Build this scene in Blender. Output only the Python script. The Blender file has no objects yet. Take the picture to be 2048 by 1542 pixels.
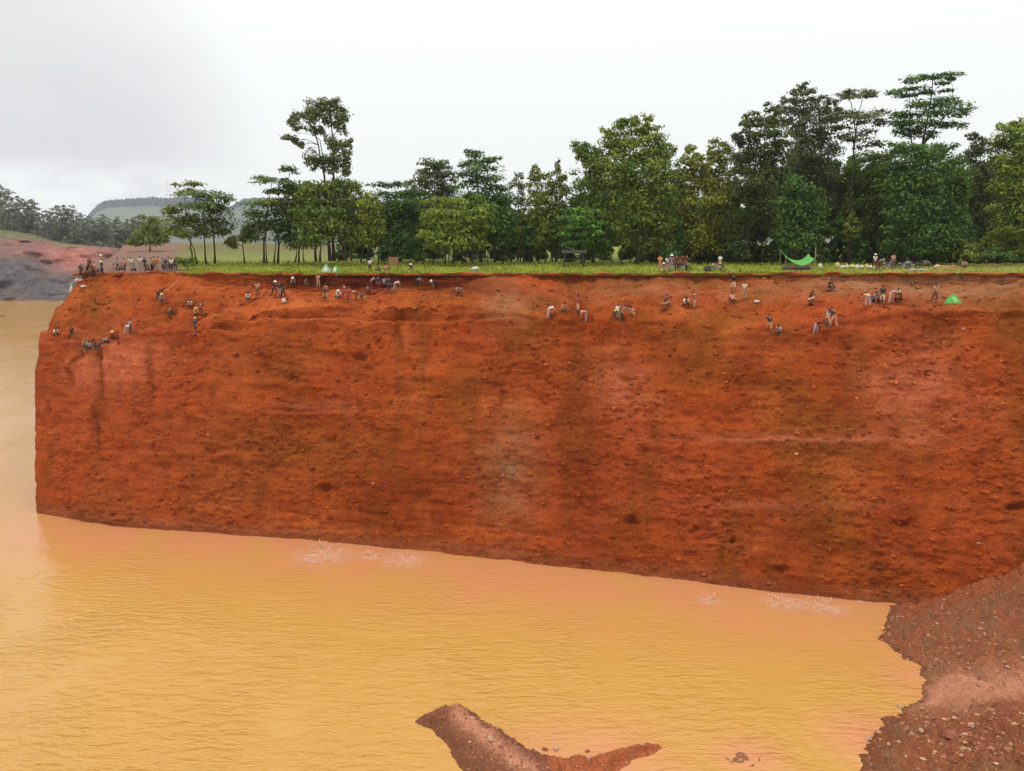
import bpy, bmesh, math, random
import numpy as np
from mathutils import Vector, Matrix
from mathutils.bvhtree import BVHTree

R = math.radians
rnd = random.Random(7)
rs = np.random.RandomState(11)
scene = bpy.context.scene
COL = scene.collection

# ------------------------------------------------------------------ camera model (2048 x 1542 photo pixels, metres)
F, CU, CV, HZ, CAMZ = 1607.0, 1024.0, 771.0, 485.0, 28.0
TH = math.atan((CV - HZ) / F)
CT, ST = math.cos(TH), math.sin(TH)

def ray(u, v):
    d = (np.asarray(u, float) - CU) / F
    e = (np.asarray(v, float) - CV) / F
    return d, CT - e * ST, -ST - e * CT

def P(u, v, Y):
    """world point at depth Y seen at photo pixel u, v"""
    dx, dy, dz = ray(u, v)
    t = Y / dy
    return np.stack(np.broadcast_arrays(dx * t, Y + 0 * t, CAMZ + dz * t), -1)

def W(u, v, z=0.0):
    """world point on the level z seen at photo pixel u, v"""
    dx, dy, dz = ray(u, v)
    t = (z - CAMZ) / dz
    return np.stack(np.broadcast_arrays(dx * t, dy * t, z + 0 * t), -1)

# ------------------------------------------------------------------ noise
def pnoise(p, seed=0):
    p = np.asarray(p, float)
    i = np.floor(p).astype(np.int64)
    f = p - i
    w = f * f * f * (f * (f * 6 - 15) + 10)
    out = np.zeros(p.shape[:-1])
    for cx in (0, 1):
        for cy in (0, 1):
            for cz in (0, 1):
                h = ((i[..., 0] + cx) * 73856093) ^ ((i[..., 1] + cy) * 19349663) ^ ((i[..., 2] + cz) * 83492791) ^ (seed * 15485863 + 7)
                h = (h ^ (h >> 13)) * 1274126177 & 0x7fffffff
                h = (h ^ (h >> 15)) * 2246822519 & 0x7fffffff
                gx = (h & 1023) / 511.5 - 1
                gy = ((h >> 10) & 1023) / 511.5 - 1
                gz = ((h >> 20) & 1023) / 511.5 - 1
                g = gx * (f[..., 0] - cx) + gy * (f[..., 1] - cy) + gz * (f[..., 2] - cz)
                wt = (w[..., 0] if cx else 1 - w[..., 0]) * (w[..., 1] if cy else 1 - w[..., 1]) * (w[..., 2] if cz else 1 - w[..., 2])
                out += g * wt
    return out * 1.5

def fbm(p, octv=4, seed=0, gain=0.5):
    p = np.asarray(p, float)
    a, s = 1.0, 0.0
    for k in range(octv):
        s = s + a * pnoise(p * 2.0 ** k, seed + k * 17)
        a *= gain
    return s

def sstep(a, b, x):
    t = np.clip((np.asarray(x, float) - a) / (b - a), 0, 1)
    return t * t * (3 - 2 * t)

# ------------------------------------------------------------------ mesh helpers
def mesh_np(name, V, Fc, smooth=True, tint=None):
    V = np.asarray(V, np.float32); Fc = np.asarray(Fc, np.int32)
    m, k = Fc.shape
    me = bpy.data.meshes.new(name)
    me.vertices.add(len(V)); me.vertices.foreach_set('co', V.ravel())
    me.loops.add(m * k); me.loops.foreach_set('vertex_index', Fc.ravel())
    me.polygons.add(m); me.polygons.foreach_set('loop_start', np.arange(m, dtype=np.int32) * k)
    me.polygons.foreach_set('use_smooth', np.full(m, smooth))
    me.update(calc_edges=True)
    if tint is not None:
        ca = me.color_attributes.new('tint', 'FLOAT_COLOR', 'POINT')
        t = np.ones((len(V), 4), np.float32); t[:, :3] = tint
        ca.data.foreach_set('color', t.ravel())
    return me

def grid_faces(nr, nc):
    a = np.arange(nr * nc).reshape(nr, nc)
    return np.stack([a[:-1, :-1], a[:-1, 1:], a[1:, 1:], a[1:, :-1]], -1).reshape(-1, 4)

def link(name, me, mat=None, parent=None):
    o = bpy.data.objects.new(name, me)
    COL.objects.link(o)
    if mat is not None and me is not None and len(me.materials) == 0:
        me.materials.append(mat)
    if parent is not None:
        o.parent = parent
    return o

def tag(o, label=None, cat=None, group=None, kind=None):
    if label: o['label'] = label
    if cat: o['category'] = cat
    if group: o['group'] = group
    if kind: o['kind'] = kind
    return o

def empty(name, loc, rz=0.0):
    o = bpy.data.objects.new(name, None)
    COL.objects.link(o)
    o.location = [float(x) for x in loc]; o.rotation_euler = (0, 0, rz)
    o.empty_display_size = 0.3
    return o

class MB:
    """collects shapes, builds one mesh"""
    def __init__(s): s.v = []; s.f = []
    def add(s, vs, fs):
        b = len(s.v)
        s.v += [tuple(float(c) for c in x) for x in vs]
        s.f += [tuple(i + b for i in q) for q in fs]
    def tube(s, pts, rad, n=7, cap=True):
        pts = [Vector(p) for p in pts]
        vs = []; fs = []
        ref = None
        for i, p in enumerate(pts):
            d = (pts[min(i + 1, len(pts) - 1)] - pts[max(i - 1, 0)]).normalized()
            if ref is None or abs(ref.dot(d)) > 0.95:
                ref = Vector((1, 0, 0)) if abs(d.x) < 0.8 else Vector((0, 1, 0))
            a = d.cross(ref).normalized(); b = d.cross(a).normalized(); ref = b.cross(d) if False else ref
            for k in range(n):
                t = 2 * math.pi * k / n
                vs.append(p + (a * math.cos(t) + b * math.sin(t)) * rad[i])
        for i in range(len(pts) - 1):
            for k in range(n):
                k2 = (k + 1) % n
                fs.append((i * n + k, i * n + k2, (i + 1) * n + k2, (i + 1) * n + k))
        if cap:
            fs.append(tuple(range(n))[::-1]); e = (len(pts) - 1) * n
            fs.append(tuple(e + k for k in range(n)))
        s.add(vs, fs)
    def box(s, c, h, rot=None, bev=0.0):
        bm = bmesh.new(); bmesh.ops.create_cube(bm, size=2)
        for v in bm.verts: v.co = Vector((v.co.x * h[0], v.co.y * h[1], v.co.z * h[2]))
        if bev: bmesh.ops.bevel(bm, geom=bm.edges[:], offset=bev, segments=2, affect='EDGES')
        M = Matrix.Translation(Vector(c)) @ (rot.to_4x4() if rot is not None else Matrix())
        bm.verts.index_update()
        s.add([M @ v.co for v in bm.verts], [[v.index for v in f.verts] for f in bm.faces]); bm.free()
    def blob(s, c, r, sub=2, amp=0.15, seed=0, rot=None):
        bm = bmesh.new(); bmesh.ops.create_icosphere(bm, subdivisions=sub, radius=1)
        bm.verts.index_update()
        q = np.array([v.co[:] for v in bm.verts])
        q = q * (1 + amp * fbm(q * 1.4 + seed * 3.1, 3, seed))[:, None]
        q = q * np.array(r)
        if rot is not None: q = q @ np.array(rot).T
        q = q + np.array(c)
        s.add(q, [[v.index for v in f.verts] for f in bm.faces]); bm.free()
    def sheet(s, g, th):
        """grid of points g[i][j] given thickness th"""
        g = np.asarray(g, float); nr, nc, _ = g.shape
        n = np.cross(np.gradient(g, axis=1), np.gradient(g, axis=0)); n /= np.linalg.norm(n, axis=-1, keepdims=True) + 1e-9
        top, bot = g + n * th / 2, g - n * th / 2
        f = grid_faces(nr, nc).tolist(); N = nr * nc
        vs = np.concatenate([top.reshape(-1, 3), bot.reshape(-1, 3)])
        fs = [tuple(q) for q in f] + [tuple(i + N for i in q[::-1]) for q in f]
        ring = [j for j in range(nc)] + [i * nc + nc - 1 for i in range(1, nr)] + [(nr - 1) * nc + j for j in range(nc - 2, -1, -1)] + [i * nc for i in range(nr - 2, 0, -1)]
        for k in range(len(ring)):
            a, b = ring[k], ring[(k + 1) % len(ring)]
            fs.append((a, a + N, b + N, b))
        s.add(vs, fs)
    def mesh(s, name, smooth=False):
        me = bpy.data.meshes.new(name); me.from_pydata(s.v, [], s.f)
        if smooth: me.polygons.foreach_set('use_smooth', [True] * len(me.polygons))
        me.update(); return me
    def build(s, name, mat, parent=None, smooth=False):
        return link(name, s.mesh(name, smooth), mat, parent)

# ------------------------------------------------------------------ materials
def newmat(name):
    m = bpy.data.materials.new(name); m.use_nodes = True
    nt = m.node_tree
    for n in list(nt.nodes): nt.nodes.remove(n)
    out = nt.nodes.new('ShaderNodeOutputMaterial')
    b = nt.nodes.new('ShaderNodeBsdfPrincipled')
    nt.links.new(b.outputs[0], out.inputs[0])
    return m, nt, b, out

def node(nt, typ, **kw):
    n = nt.nodes.new(typ)
    for k, v in kw.items():
        if k.startswith('i_'):
            key = k[2:]
            n.inputs[int(key) if key.isdigit() else key].default_value = v
        else: setattr(n, k, v)
    return n

def geo_pos(nt): return nt.nodes.new('ShaderNodeNewGeometry').outputs['Position']

def noise_tex(nt, scale, detail=4, rough=0.55, vec=None, sc3=None):
    v = vec if vec is not None else geo_pos(nt)
    if sc3 is not None:
        mp = node(nt, 'ShaderNodeMapping'); mp.inputs['Scale'].default_value = sc3
        nt.links.new(v, mp.inputs['Vector']); v = mp.outputs[0]
    n = node(nt, 'ShaderNodeTexNoise')
    n.inputs['Scale'].default_value = scale; n.inputs['Detail'].default_value = detail; n.inputs['Roughness'].default_value = rough
    nt.links.new(v, n.inputs['Vector'])
    return n.outputs[0]

def maprange(nt, x, a, b, c, d):
    m = node(nt, 'ShaderNodeMapRange'); m.inputs[1].default_value = a; m.inputs[2].default_value = b
    m.inputs[3].default_value = c; m.inputs[4].default_value = d
    nt.links.new(x, m.inputs[0]); return m.outputs[0]

def scale_col(nt, col, fac):
    m = node(nt, 'ShaderNodeVectorMath', operation='SCALE')
    nt.links.new(col, m.inputs[0]); nt.links.new(fac, m.inputs[3]); return m.outputs[0]

def soil_mat(name, bump=0.6, scale=5.0, dist=0.12, lo=0.72, hi=1.28, rough=0.95, sc3=None):
    m, nt, b, out = newmat(name)
    a = node(nt, 'ShaderNodeAttribute', attribute_name='tint')
    n1 = noise_tex(nt, scale, 8, 0.66, None, sc3)
    n2 = noise_tex(nt, scale * 0.22, 5, 0.6)
    c = scale_col(nt, a.outputs['Color'], maprange(nt, n1, 0.3, 0.7, lo, hi))
    c = scale_col(nt, c, maprange(nt, n2, 0.3, 0.7, 0.86, 1.14))
    nt.links.new(c, b.inputs['Base Color'])
    b.inputs['Roughness'].default_value = rough
    b.inputs['Specular IOR Level'].default_value = 0.05
    bp = node(nt, 'ShaderNodeBump', i_Strength=bump, i_Distance=dist)
    nt.links.new(n1, bp.inputs['Height']); nt.links.new(bp.outputs[0], b.inputs['Normal'])
    return m

def plain(name, col, rough=0.8, var=0.18, scale=6.0, spec=0.3, bump=0.0):
    m, nt, b, out = newmat(name)
    n1 = noise_tex(nt, scale, 5, 0.6)
    rgb = node(nt, 'ShaderNodeRGB'); rgb.outputs[0].default_value = (*col, 1)
    nt.links.new(scale_col(nt, rgb.outputs[0], maprange(nt, n1, 0.3, 0.7, 1 - var, 1 + var)), b.inputs['Base Color'])
    b.inputs['Roughness'].default_value = rough; b.inputs['Specular IOR Level'].default_value = spec
    if bump:
        bp = node(nt, 'ShaderNodeBump', i_Strength=bump, i_Distance=0.05)
        nt.links.new(n1, bp.inputs['Height']); nt.links.new(bp.outputs[0], b.inputs['Normal'])
    return m

def leaf_mat(name, col, col2=None, trans=0.34):
    """leaves: every leaf a little different, soft drift of hue through the crown"""
    m, nt, b, out = newmat(name)
    nt.nodes.remove(b)
    col2 = col2 or tuple(c * k for c, k in zip(col, (1.55, 1.3, 1.0)))
    g = node(nt, 'ShaderNodeNewGeometry')
    oi = node(nt, 'ShaderNodeObjectInfo')
    mx = node(nt, 'ShaderNodeMix', data_type='RGBA')
    mx.inputs[6].default_value = (*col, 1); mx.inputs[7].default_value = (*col2, 1)
    nz = noise_tex(nt, 0.35, 3, 0.6)
    nt.links.new(maprange(nt, nz, 0.35, 0.65, 0, 1), mx.inputs[0])
    c = scale_col(nt, mx.outputs[2], maprange(nt, g.outputs['Random Per Island'], 0, 1, 0.48, 1.52))
    c = scale_col(nt, c, maprange(nt, oi.outputs['Random'], 0, 1, 0.85, 1.15))
    d = node(nt, 'ShaderNodeBsdfPrincipled'); d.inputs['Roughness'].default_value = 0.55; d.inputs['Specular IOR Level'].default_value = 0.25
    t = node(nt, 'ShaderNodeBsdfTranslucent')
    nt.links.new(c, d.inputs['Base Color']); nt.links.new(c, t.inputs['Color'])
    ms = node(nt, 'ShaderNodeMixShader', i_Fac=trans)
    nt.links.new(d.outputs[0], ms.inputs[1]); nt.links.new(t.outputs[0], ms.inputs[2])
    nt.links.new(ms.outputs[0], out.inputs[0])
    return m

M = {}
M['cliff'] = soil_mat('red_laterite', 1.0, 4.2, 0.20, 0.66, 1.30, .95, (1, 1, 1.7))
M['ground'] = soil_mat('clifftop_ground', 0.5, 4.0, 0.08, 0.7, 1.3)
M['bank'] = soil_mat('gravelly_mud', 0.8, 7.0, 0.10, 0.62, 1.36, 0.8)
M['far'] = soil_mat('far_soil', 0.8, 0.35, 1.2, 0.7, 1.3)
M['bark'] = plain('bark', (0.055, 0.042, 0.030), 0.9, 0.35, 4.0, 0.1, 0.5)
M['bark_pale'] = plain('pale_bark', (0.17, 0.12, 0.075), 0.9, 0.3, 4.0, 0.1, 0.5)
LEAF = {
    'dark':   leaf_mat('leaf_dark', (0.049, 0.081, 0.016), (0.114, 0.140, 0.026)),
    'mid':    leaf_mat('leaf_mid', (0.081, 0.140, 0.018), (0.163, 0.208, 0.026)),
    'olive':  leaf_mat('leaf_olive', (0.114, 0.153, 0.021), (0.215, 0.234, 0.031)),
    'yellow': leaf_mat('leaf_yellow', (0.143, 0.169, 0.018), (0.260, 0.254, 0.029)),
    'yg':     leaf_mat('leaf_yellow_green', (0.107, 0.166, 0.018), (0.227, 0.260, 0.029)),
    'lime':   leaf_mat('leaf_lime', (0.176, 0.247, 0.023), (0.325, 0.364, 0.039)),
    'bright': leaf_mat('leaf_bright', (0.086, 0.215, 0.029), (0.156, 0.312, 0.042)),
    'deep':   leaf_mat('leaf_deep', (0.047, 0.109, 0.018), (0.111, 0.189, 0.026)),
    'grey':   leaf_mat('leaf_grey', (0.075, 0.099, 0.034), (0.146, 0.169, 0.049)),
    'far':    leaf_mat('leaf_far', (0.150, 0.172, 0.122), (0.210, 0.222, 0.150), 0.4),  # paler and greyer: distance haze put into the leaf colour
    'grass':  leaf_mat('grass_blade', (0.20, 0.245, 0.022), (0.30, 0.31, 0.036), 0.15),
}
# ------------------------------------------------------------------ people table: u, v of the feet, pose, facing, top, legs, head, label
CROWD_L = 'person in the small knot of miners crowding the left corner of the clifftop'
CROWD_R = 'person in the packed row of onlookers along the bare left part of the clifftop'
PIT_L = 'person sitting huddled in the dug ledge at the head of the pale pink scar'
PEOPLE = [
 # left end of the face
 (112, 674, 'squat', 60, 'white', 'brown', 'hair', 'person in white shirt crouching at the very left edge of the cliff face'),
 (145, 684, 'climb', 40, 'black', 'dark', 'hair', 'person all in black leaning on the slope near the left edge of the cliff face'),
 (171, 697, 'sit', 20, 'tan', 'dark', 'cap', PIT_L), (181, 702, 'sit', -20, 'grey', 'dark', 'hair', PIT_L),
 (192, 702, 'squat', 30, 'dark', 'grey', 'hair', PIT_L), (203, 698, 'sit', 0, 'maroon', 'dark', 'hair', PIT_L),
 (213, 690, 'squat', -40, 'pink', 'dark', 'hair', 'person in pink top squatting on the ledge just above the pale pink scar'),
 (226, 683, 'squat', 30, 'red', 'dark', 'yellowhat', 'person in red with a yellow hat squatting above the pale pink scar'),
 (253, 668, 'bend', 80, 'white', 'pink', 'hair', 'person in white top stooping beside a grey figure at the left end of the face'),
 (262, 671, 'stand', 150, 'grey', 'brown', 'hair', 'person in grey shirt standing upright above the pale pink scar'),
 (391, 668, 'stand', 160, 'navy', 'dark', 'pale', 'person in navy standing on a ledge below the man in maroon'),
 (393, 636, 'squat', 30, 'yellow', 'brown', 'yellowhat', 'person with yellow hat and yellow top crouching behind the figure in navy'),
 (403, 634, 'dig', 200, 'maroon', 'maroon', 'hair', 'person in maroon digging into the terrace on the left part of the face'),
 (381, 615, 'squat', 0, 'white', 'red', 'hair', 'person in white top and red trousers crouching left of the man in maroon'),
 (341, 632, 'squat', 150, 'brown', 'dark', 'hair', 'person in brown crouching alone on the left terrace'),
 (317, 598, 'bend', 100, 'dark', 'dark', 'hair', 'person in dark clothes stooping on the upper left slope'),
 (325, 606, 'sit', 20, 'lilac', 'brown', 'yellowhat', 'person in lilac top and yellow hat sitting on the upper left slope'),
 # left corner crowd
 (168, 559, 'stand', 120, 'dark', 'dark', 'hair', CROWD_L), (163, 556, 'stand', 60, 'maroon', 'dark', 'hair', CROWD_L),
 (176, 560, 'dig', 60, 'dark', 'maroon', 'hair', CROWD_L), (184, 556, 'stand', 10, 'maroon', 'dark', 'hair', CROWD_L),
 (190, 555, 'stand', 160, 'pink', 'maroon', 'hair', CROWD_L), (197, 552, 'squat', 30, 'grey', 'dark', 'hair', CROWD_L),
 (204, 551, 'stand', -30, 'dark', 'black', 'palehat', CROWD_L), (180, 549, 'stand', 30, 'maroon', 'brown', 'hair', CROWD_L),
 # row along the left top
 (228, 545, 'sit', 0, 'pink', 'grey', 'hair', CROWD_R), (236, 544, 'stand', 20, 'lilac', 'dark', 'hair', CROWD_R),
 (243, 545, 'squat', 10, 'grey', 'dark', 'hair', CROWD_R), (250, 544, 'stand', -10, 'pink', 'brown', 'hair', CROWD_R),
 (263, 543, 'stand', 40, 'white', 'grey', 'hair', CROWD_R), (270, 545, 'sit', 0, 'grey', 'dark', 'hair', CROWD_R),
 (290, 544, 'stand', 10, 'dark', 'dark', 'hair', CROWD_R), (296, 545, 'squat', 0, 'brown', 'dark', 'hair', CROWD_R),
 (304, 544, 'stand', -20, 'grey', 'black', 'hair', CROWD_R), (326, 543, 'stand', 0, 'lilac', 'dark', 'hair', CROWD_R),
 (332, 544, 'stand', 30, 'dark', 'navy', 'hair', CROWD_R), (338, 543, 'stand', -40, 'grey', 'dark', 'hair', CROWD_R),
 (344, 544, 'stand', 5, 'white', 'dark', 'hair', CROWD_R), (351, 544, 'stand', 0, 'navy', 'dark', 'hair', CROWD_R),
 (281, 541, 'stand', 0, 'white', 'grey', 'hair', 'person in white standing a head above the row of onlookers on the left clifftop'),
 (310, 544, 'stand', 15, 'orange', 'brown', 'hair', 'person in orange shirt left end of the packed onlookers on the left clifftop'),
 (318, 543, 'stand', -15, 'orange', 'tan', 'hair', 'person in orange shirt and tan trousers among the onlookers on the left clifftop'),
 (203, 537, 'stand', 0, 'tan', 'grey', 'palehat', 'person in wide pale hat standing before the pink scree of the far bank'),
 # second group, under the grass
 (497, 604, 'squat', 20, 'white', 'brown', 'hair', 'person in white squatting, leftmost of the diggers under the grass edge'),
 (516, 596, 'stand', 10, 'pink', 'brown', 'hair', 'person in pale pink standing right of the squatting person in white'),
 (549, 592, 'dig', 60, 'black', 'dark', 'palehat', 'person in black with pale hat swinging a tool below the grass edge'),
 (560, 594, 'stand', 170, 'dark', 'grey', 'hair', 'person in dark top and grey trousers seen from behind, beside the digger in black'),
 (567, 597, 'bend', 60, 'navy', 'black', 'hair', 'person in navy stooping over a white sack'),
 (586, 572, 'squat', 20, 'tan', 'brown', 'palehat', 'person with pale hat crouching right under the grass edge'),
 (613, 574, 'squat', 140, 'brown', 'brown', 'hair', 'person in brown squatting in the reddish shade left of a tall pink figure'),
 (637, 578, 'stand', 0, 'pink', 'tan', 'hair', 'tall person in pink standing in front of the dark red cut below the grass'),
 (652, 586, 'squat', -30, 'pink', 'brown', 'hair', 'person in pink crouching at the foot of the tall pink figure'),
 (651, 602, 'sit', 0, 'tan', 'brown', 'hair', 'person in tan sitting low on the smooth slope under the grass'),
 (677, 600, 'squat', 30, 'white', 'dark', 'palehat', 'person with white shirt and hat squatting left of the red group'),
 (690, 600, 'dig', 200, 'maroon', 'red', 'hair', 'person in maroon top and red trousers digging in the red cut'),
 (699, 608, 'stand', 190, 'red', 'red', 'hair', 'person dressed all in red standing with back turned on the slope'),
 (712, 601, 'bend', -70, 'pink', 'brown', 'hair', 'person in pink bending to the left, right of the person all in red'),
 (724, 602, 'squat', 20, 'brown', 'tan', 'hair', 'person in brown squatting right of the bending person in pink'),
 (743, 580, 'dig', 120, 'lilac', 'maroon', 'hair', 'person in lilac top and maroon trousers working in the dark red cut'),
 (736, 590, 'squat', 180, 'maroon', 'maroon', 'hair', 'person in maroon squatting below the figure in lilac'),
 (757, 584, 'stand', 180, 'dark', 'maroon', 'hair', 'person in dark top facing into the cut, left of three figures standing abreast'),
 (769, 586, 'stand', 170, 'grey', 'black', 'hair', 'left one of three figures standing abreast, in grey top and black trousers'),
 (778, 586, 'stand', 200, 'navy', 'navy', 'hair', 'middle one of three figures standing abreast, in navy'),
 (790, 584, 'bend', 90, 'white', 'grey', 'hair', 'person in white stooping, right one of three figures standing abreast'),
 (773, 556, 'stand', 0, 'pink', 'tan', 'hair', 'person in pink standing at the lip of the grass above the three figures'),
 (835, 576, 'bend', 60, 'lilac', 'dark', 'hair', 'person in lilac and dark trousers bending under the grass edge'),
 (873, 582, 'bend', -60, 'navy', 'black', 'palehat', 'person in navy with bright hat bending beneath the grass edge'),
 (917, 592, 'squat', 20, 'pink', 'maroon', 'hair', 'person in pink squatting alone right of the diggers under the grass'),
 # grass above
 (740, 545, 'stand', 20, 'white', 'black', 'hair', 'person in white top and black trousers standing on the bright grass'),
 (756, 545, 'squat', -20, 'olive', 'dark', 'hair', 'person in olive crouching on the grass beside the one in white and black'),
 (821, 543, 'squat', 30, 'brown', 'tan', 'palehat', 'person with pale hat crouching alone on the bright grass'),
 # middle right
 (1097, 638, 'bend', 100, 'white', 'lilac', 'hair', 'person in white shirt and lilac trousers bending double, leftmost of the middle diggers'),
 (1127, 625, 'squat', 40, 'tan', 'brown', 'hair', 'person in tan squatting in the brown hollow between two stooping diggers'),
 (1155, 628, 'stand', 150, 'red', 'pink', 'hair', 'person in red top standing above the stooping figure in pink trousers'),
 (1171, 646, 'bend', -80, 'pink', 'grey', 'hair', 'person in pink bending left on the lower ledge of the middle diggers'),
 (1228, 640, 'bend', 70, 'yellow', 'brown', 'hair', 'person in yellow stooping, left one of a close threesome on the middle ledge'),
 (1236, 643, 'stand', 190, 'white', 'grey', 'hair', 'person in white and grey standing in the centre of a close threesome'),
 (1245, 645, 'dig', 120, 'olive', 'dark', 'hair', 'person in olive and dark trousers digging, right one of a close threesome'),
 (1264, 633, 'squat', -60, 'pink', 'tan', 'hair', 'person in pale pink squatting right of the close threesome'),
 (1334, 615, 'squat', 60, 'brown', 'tan', 'hair', 'person in brown squatting at the left end of a long low heap'),
 (1371, 617, 'squat', 10, 'white', 'maroon', 'hair', 'person in white squatting at the feet of a stooping figure in pink'),
 (1388, 618, 'dig', -60, 'pink', 'tan', 'hair', 'person in pink top and pale trousers leaning over the squatting one in white'),
 (1466, 584, 'stand', 180, 'black', 'cream', 'hair', 'person in black top and cream trousers standing with back turned below the clifftop'),
 (1488, 600, 'stand', 160, 'cream', 'tan', 'hair', 'slim person in cream standing right of the one in black and cream'),
 (1464, 608, 'squat', 180, 'pink', 'maroon', 'hair', 'person in dusty pink squatting below the one in black and cream'),
 (1538, 668, 'dig', 170, 'black', 'tan', 'hair', 'person in black with pale trousers digging on the lowest right ledge'),
 (1558, 673, 'squat', -60, 'lilac', 'brown', 'hair', 'person in lilac squatting beside the digger in black on the lowest right ledge'),
 (1631, 671, 'bend', 60, 'maroon', 'lilac', 'hair', 'person in maroon bending over, lower left of a digging pair'),
 (1655, 655, 'dig', 150, 'lilac', 'tan', 'hair', 'person in lilac digging, left one of the pair at the right ledge'),
 (1666, 656, 'dig', 220, 'dark', 'pink', 'hair', 'person in dark top and pink trousers, right one of the digging pair'),
 (1658, 580, 'sit', 30, 'black', 'dark', 'hair', 'person in black sitting on the bare slope just below the right clifftop'),
 (1624, 607, 'squat', 60, 'maroon', 'cream', 'hair', 'person in maroon with pale trousers squatting alone above the digging pair'),
 (1735, 615, 'bend', 175, 'yellow', 'lilac', 'hair', 'person in pale yellow shirt bending away, left of the group near the green tent'),
 (1751, 610, 'squat', 20, 'seagreen', 'black', 'hair', 'person in sea green squatting in the group near the green tent'),
 (1764, 610, 'stand', 170, 'dark', 'cream', 'hair', 'person in dark top standing in the middle of the group near the green tent'),
 (1779, 616, 'bend', 80, 'lilac', 'pink', 'hair', 'person in pale lilac bending over right of the standing one near the green tent'),
 (1797, 606, 'squat', -60, 'maroon', 'dark', 'tanhat', 'person with tan hat squatting at the right end of the group near the green tent'),
 (1868, 608, 'stand', 20, 'tan', 'brown', 'hair', 'person in tan standing between the digging group and the green tent'),
 # right clifftop
 (1320, 545, 'stand', 160, 'orange', 'tan', 'hair', 'person in orange shirt at the left end of the knot of people on the clifftop'),
 (1327, 546, 'squat', 30, 'orange', 'cream', 'palehat', 'person in orange with white hat squatting in the knot of people on the clifftop'),
 (1334, 545, 'stand', 20, 'white', 'lilac', 'hair', 'person in white and lilac in the knot of people on the clifftop'),
 (1343, 544, 'stand', 0, 'grey', 'grey', 'palehat', 'tall person in grey with pale hat in the knot of people on the clifftop'),
 (1353, 543, 'stand', -20, 'maroon', 'maroon', 'hair', 'person all in maroon standing left of the parked brown motorbike'),
 (1364, 542, 'stand', 10, 'maroon', 'brown', 'hair', 'person in maroon with brown trousers standing behind the parked brown motorbike'),
 (1373, 543, 'stand', 40, 'maroon', 'dark', 'hair', 'person in maroon with dark trousers at the right end of the knot on the clifftop'),
 (1440, 539, 'stand', 150, 'white', 'cream', 'hair', 'person all in white standing behind the red motorbike'),
 (1749, 541, 'stand', 10, 'white', 'maroon', 'palehat', 'person in white with white hat and maroon trousers standing right of the sacks'),
 (1758, 541, 'bend', 70, 'grey', 'maroon', 'hair', 'person in pale grey bending beside the one with the white hat'),
 (1786, 538, 'stand', 0, 'pink', 'brown', 'hair', 'person in pink standing beside the grey motorbike at the wood edge'),
 (1852, 537, 'squat', 0, 'grey', 'black', 'hair', 'person in grey crouching left of the tan log pile'),
 (1928, 538, 'sit', -20, 'pink', 'brown', 'hair', 'person in pink sitting on the grass at the far right clifftop'),
]

# ------------------------------------------------------------------ the cliff
NU = 820
uc = np.linspace(88, 2420, NU)
def ip(u, *kv):
    return np.interp(u, [k[0] for k in kv], [k[1] for k in kv])
vb = ip(uc, (68, 1025), (300, 1055), (700, 1086), (1150, 1134), (1790, 1205), (2420, 1268))
B = W(uc, vb, 0.0)
Ys = B[:, 1] + ip(uc, (68, 9), (700, 10), (1300, 10), (1800, 10), (2420, 11))
vs_ = ip(uc, (68, 690), (260, 668), (420, 655), (520, 618), (900, 606), (1100, 640), (1300, 645), (1560, 660), (1720, 640), (1850, 622), (2420, 625))
Yt = ip(uc, (68, 101), (600, 98), (1100, 93), (1500, 89), (2048, 86), (2420, 85))
VT = 546.0
S = P(uc, vs_, Ys); T = P(uc, VT + 0 * uc, Yt)
cut = ip(uc, (60, 4), (380, 6), (470, 26), (520, 36), (880, 36), (960, 14), (1050, 9), (1500, 8), (1700, 14), (2420, 18))      # height of the cut under the turf
Q = P(uc, VT + cut, Yt - .5 - .012 * cut)
nA, nB, nC = 110, 190, 10
rows = []
low = B + (B - S) * 0.10
for k in range(4): rows.append(low + (B - low) * k / 4.0)
for k in range(nB):
    f = k / nB
    bulge = math.sin(math.pi * f) * np.array([0, -0.5, 0.0])
    rows.append(B + (S - B) * f + bulge)
for k in range(nA + 1):
    f = k / nA
    if f < .78:
        g = f / .78
        q = S + (Q - S) * g
        q[:, 2] += 0.35 * math.sin(math.pi * g)
    else:
        q = Q + (T - Q) * ((f - .78) / .22)
    rows.append(q)
for k in range(1, nC):
    rows.append(T + np.array([0, 0.7 * k, -0.05 * k]))
C = np.array(rows)                                # rows x cols x 3
# nominal photo pixel of each vertex (used to place soil bands, niches and scars on the face)
def pix(q):
    x, y, z = q[..., 0], q[..., 1], q[..., 2] - CAMZ
    d = y * CT - z * ST
    up = y * ST + z * CT
    return CU + F * x / d, CV - F * up / d
U0, V0 = pix(C)
# left end: the limb leans in towards the top
limb = ip(V0, (540, 165), (560, 150), (590, 128), (620, 104), (650, 86), (690, 70), (760, 67), (850, 71), (940, 67), (1030, 68))
sh = (limb - 68) * np.exp(-(U0 - 88) / 120.0)
C[..., 0] += sh / F * C[..., 1]
U0, V0 = pix(C)
NR = C.shape[0]
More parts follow.
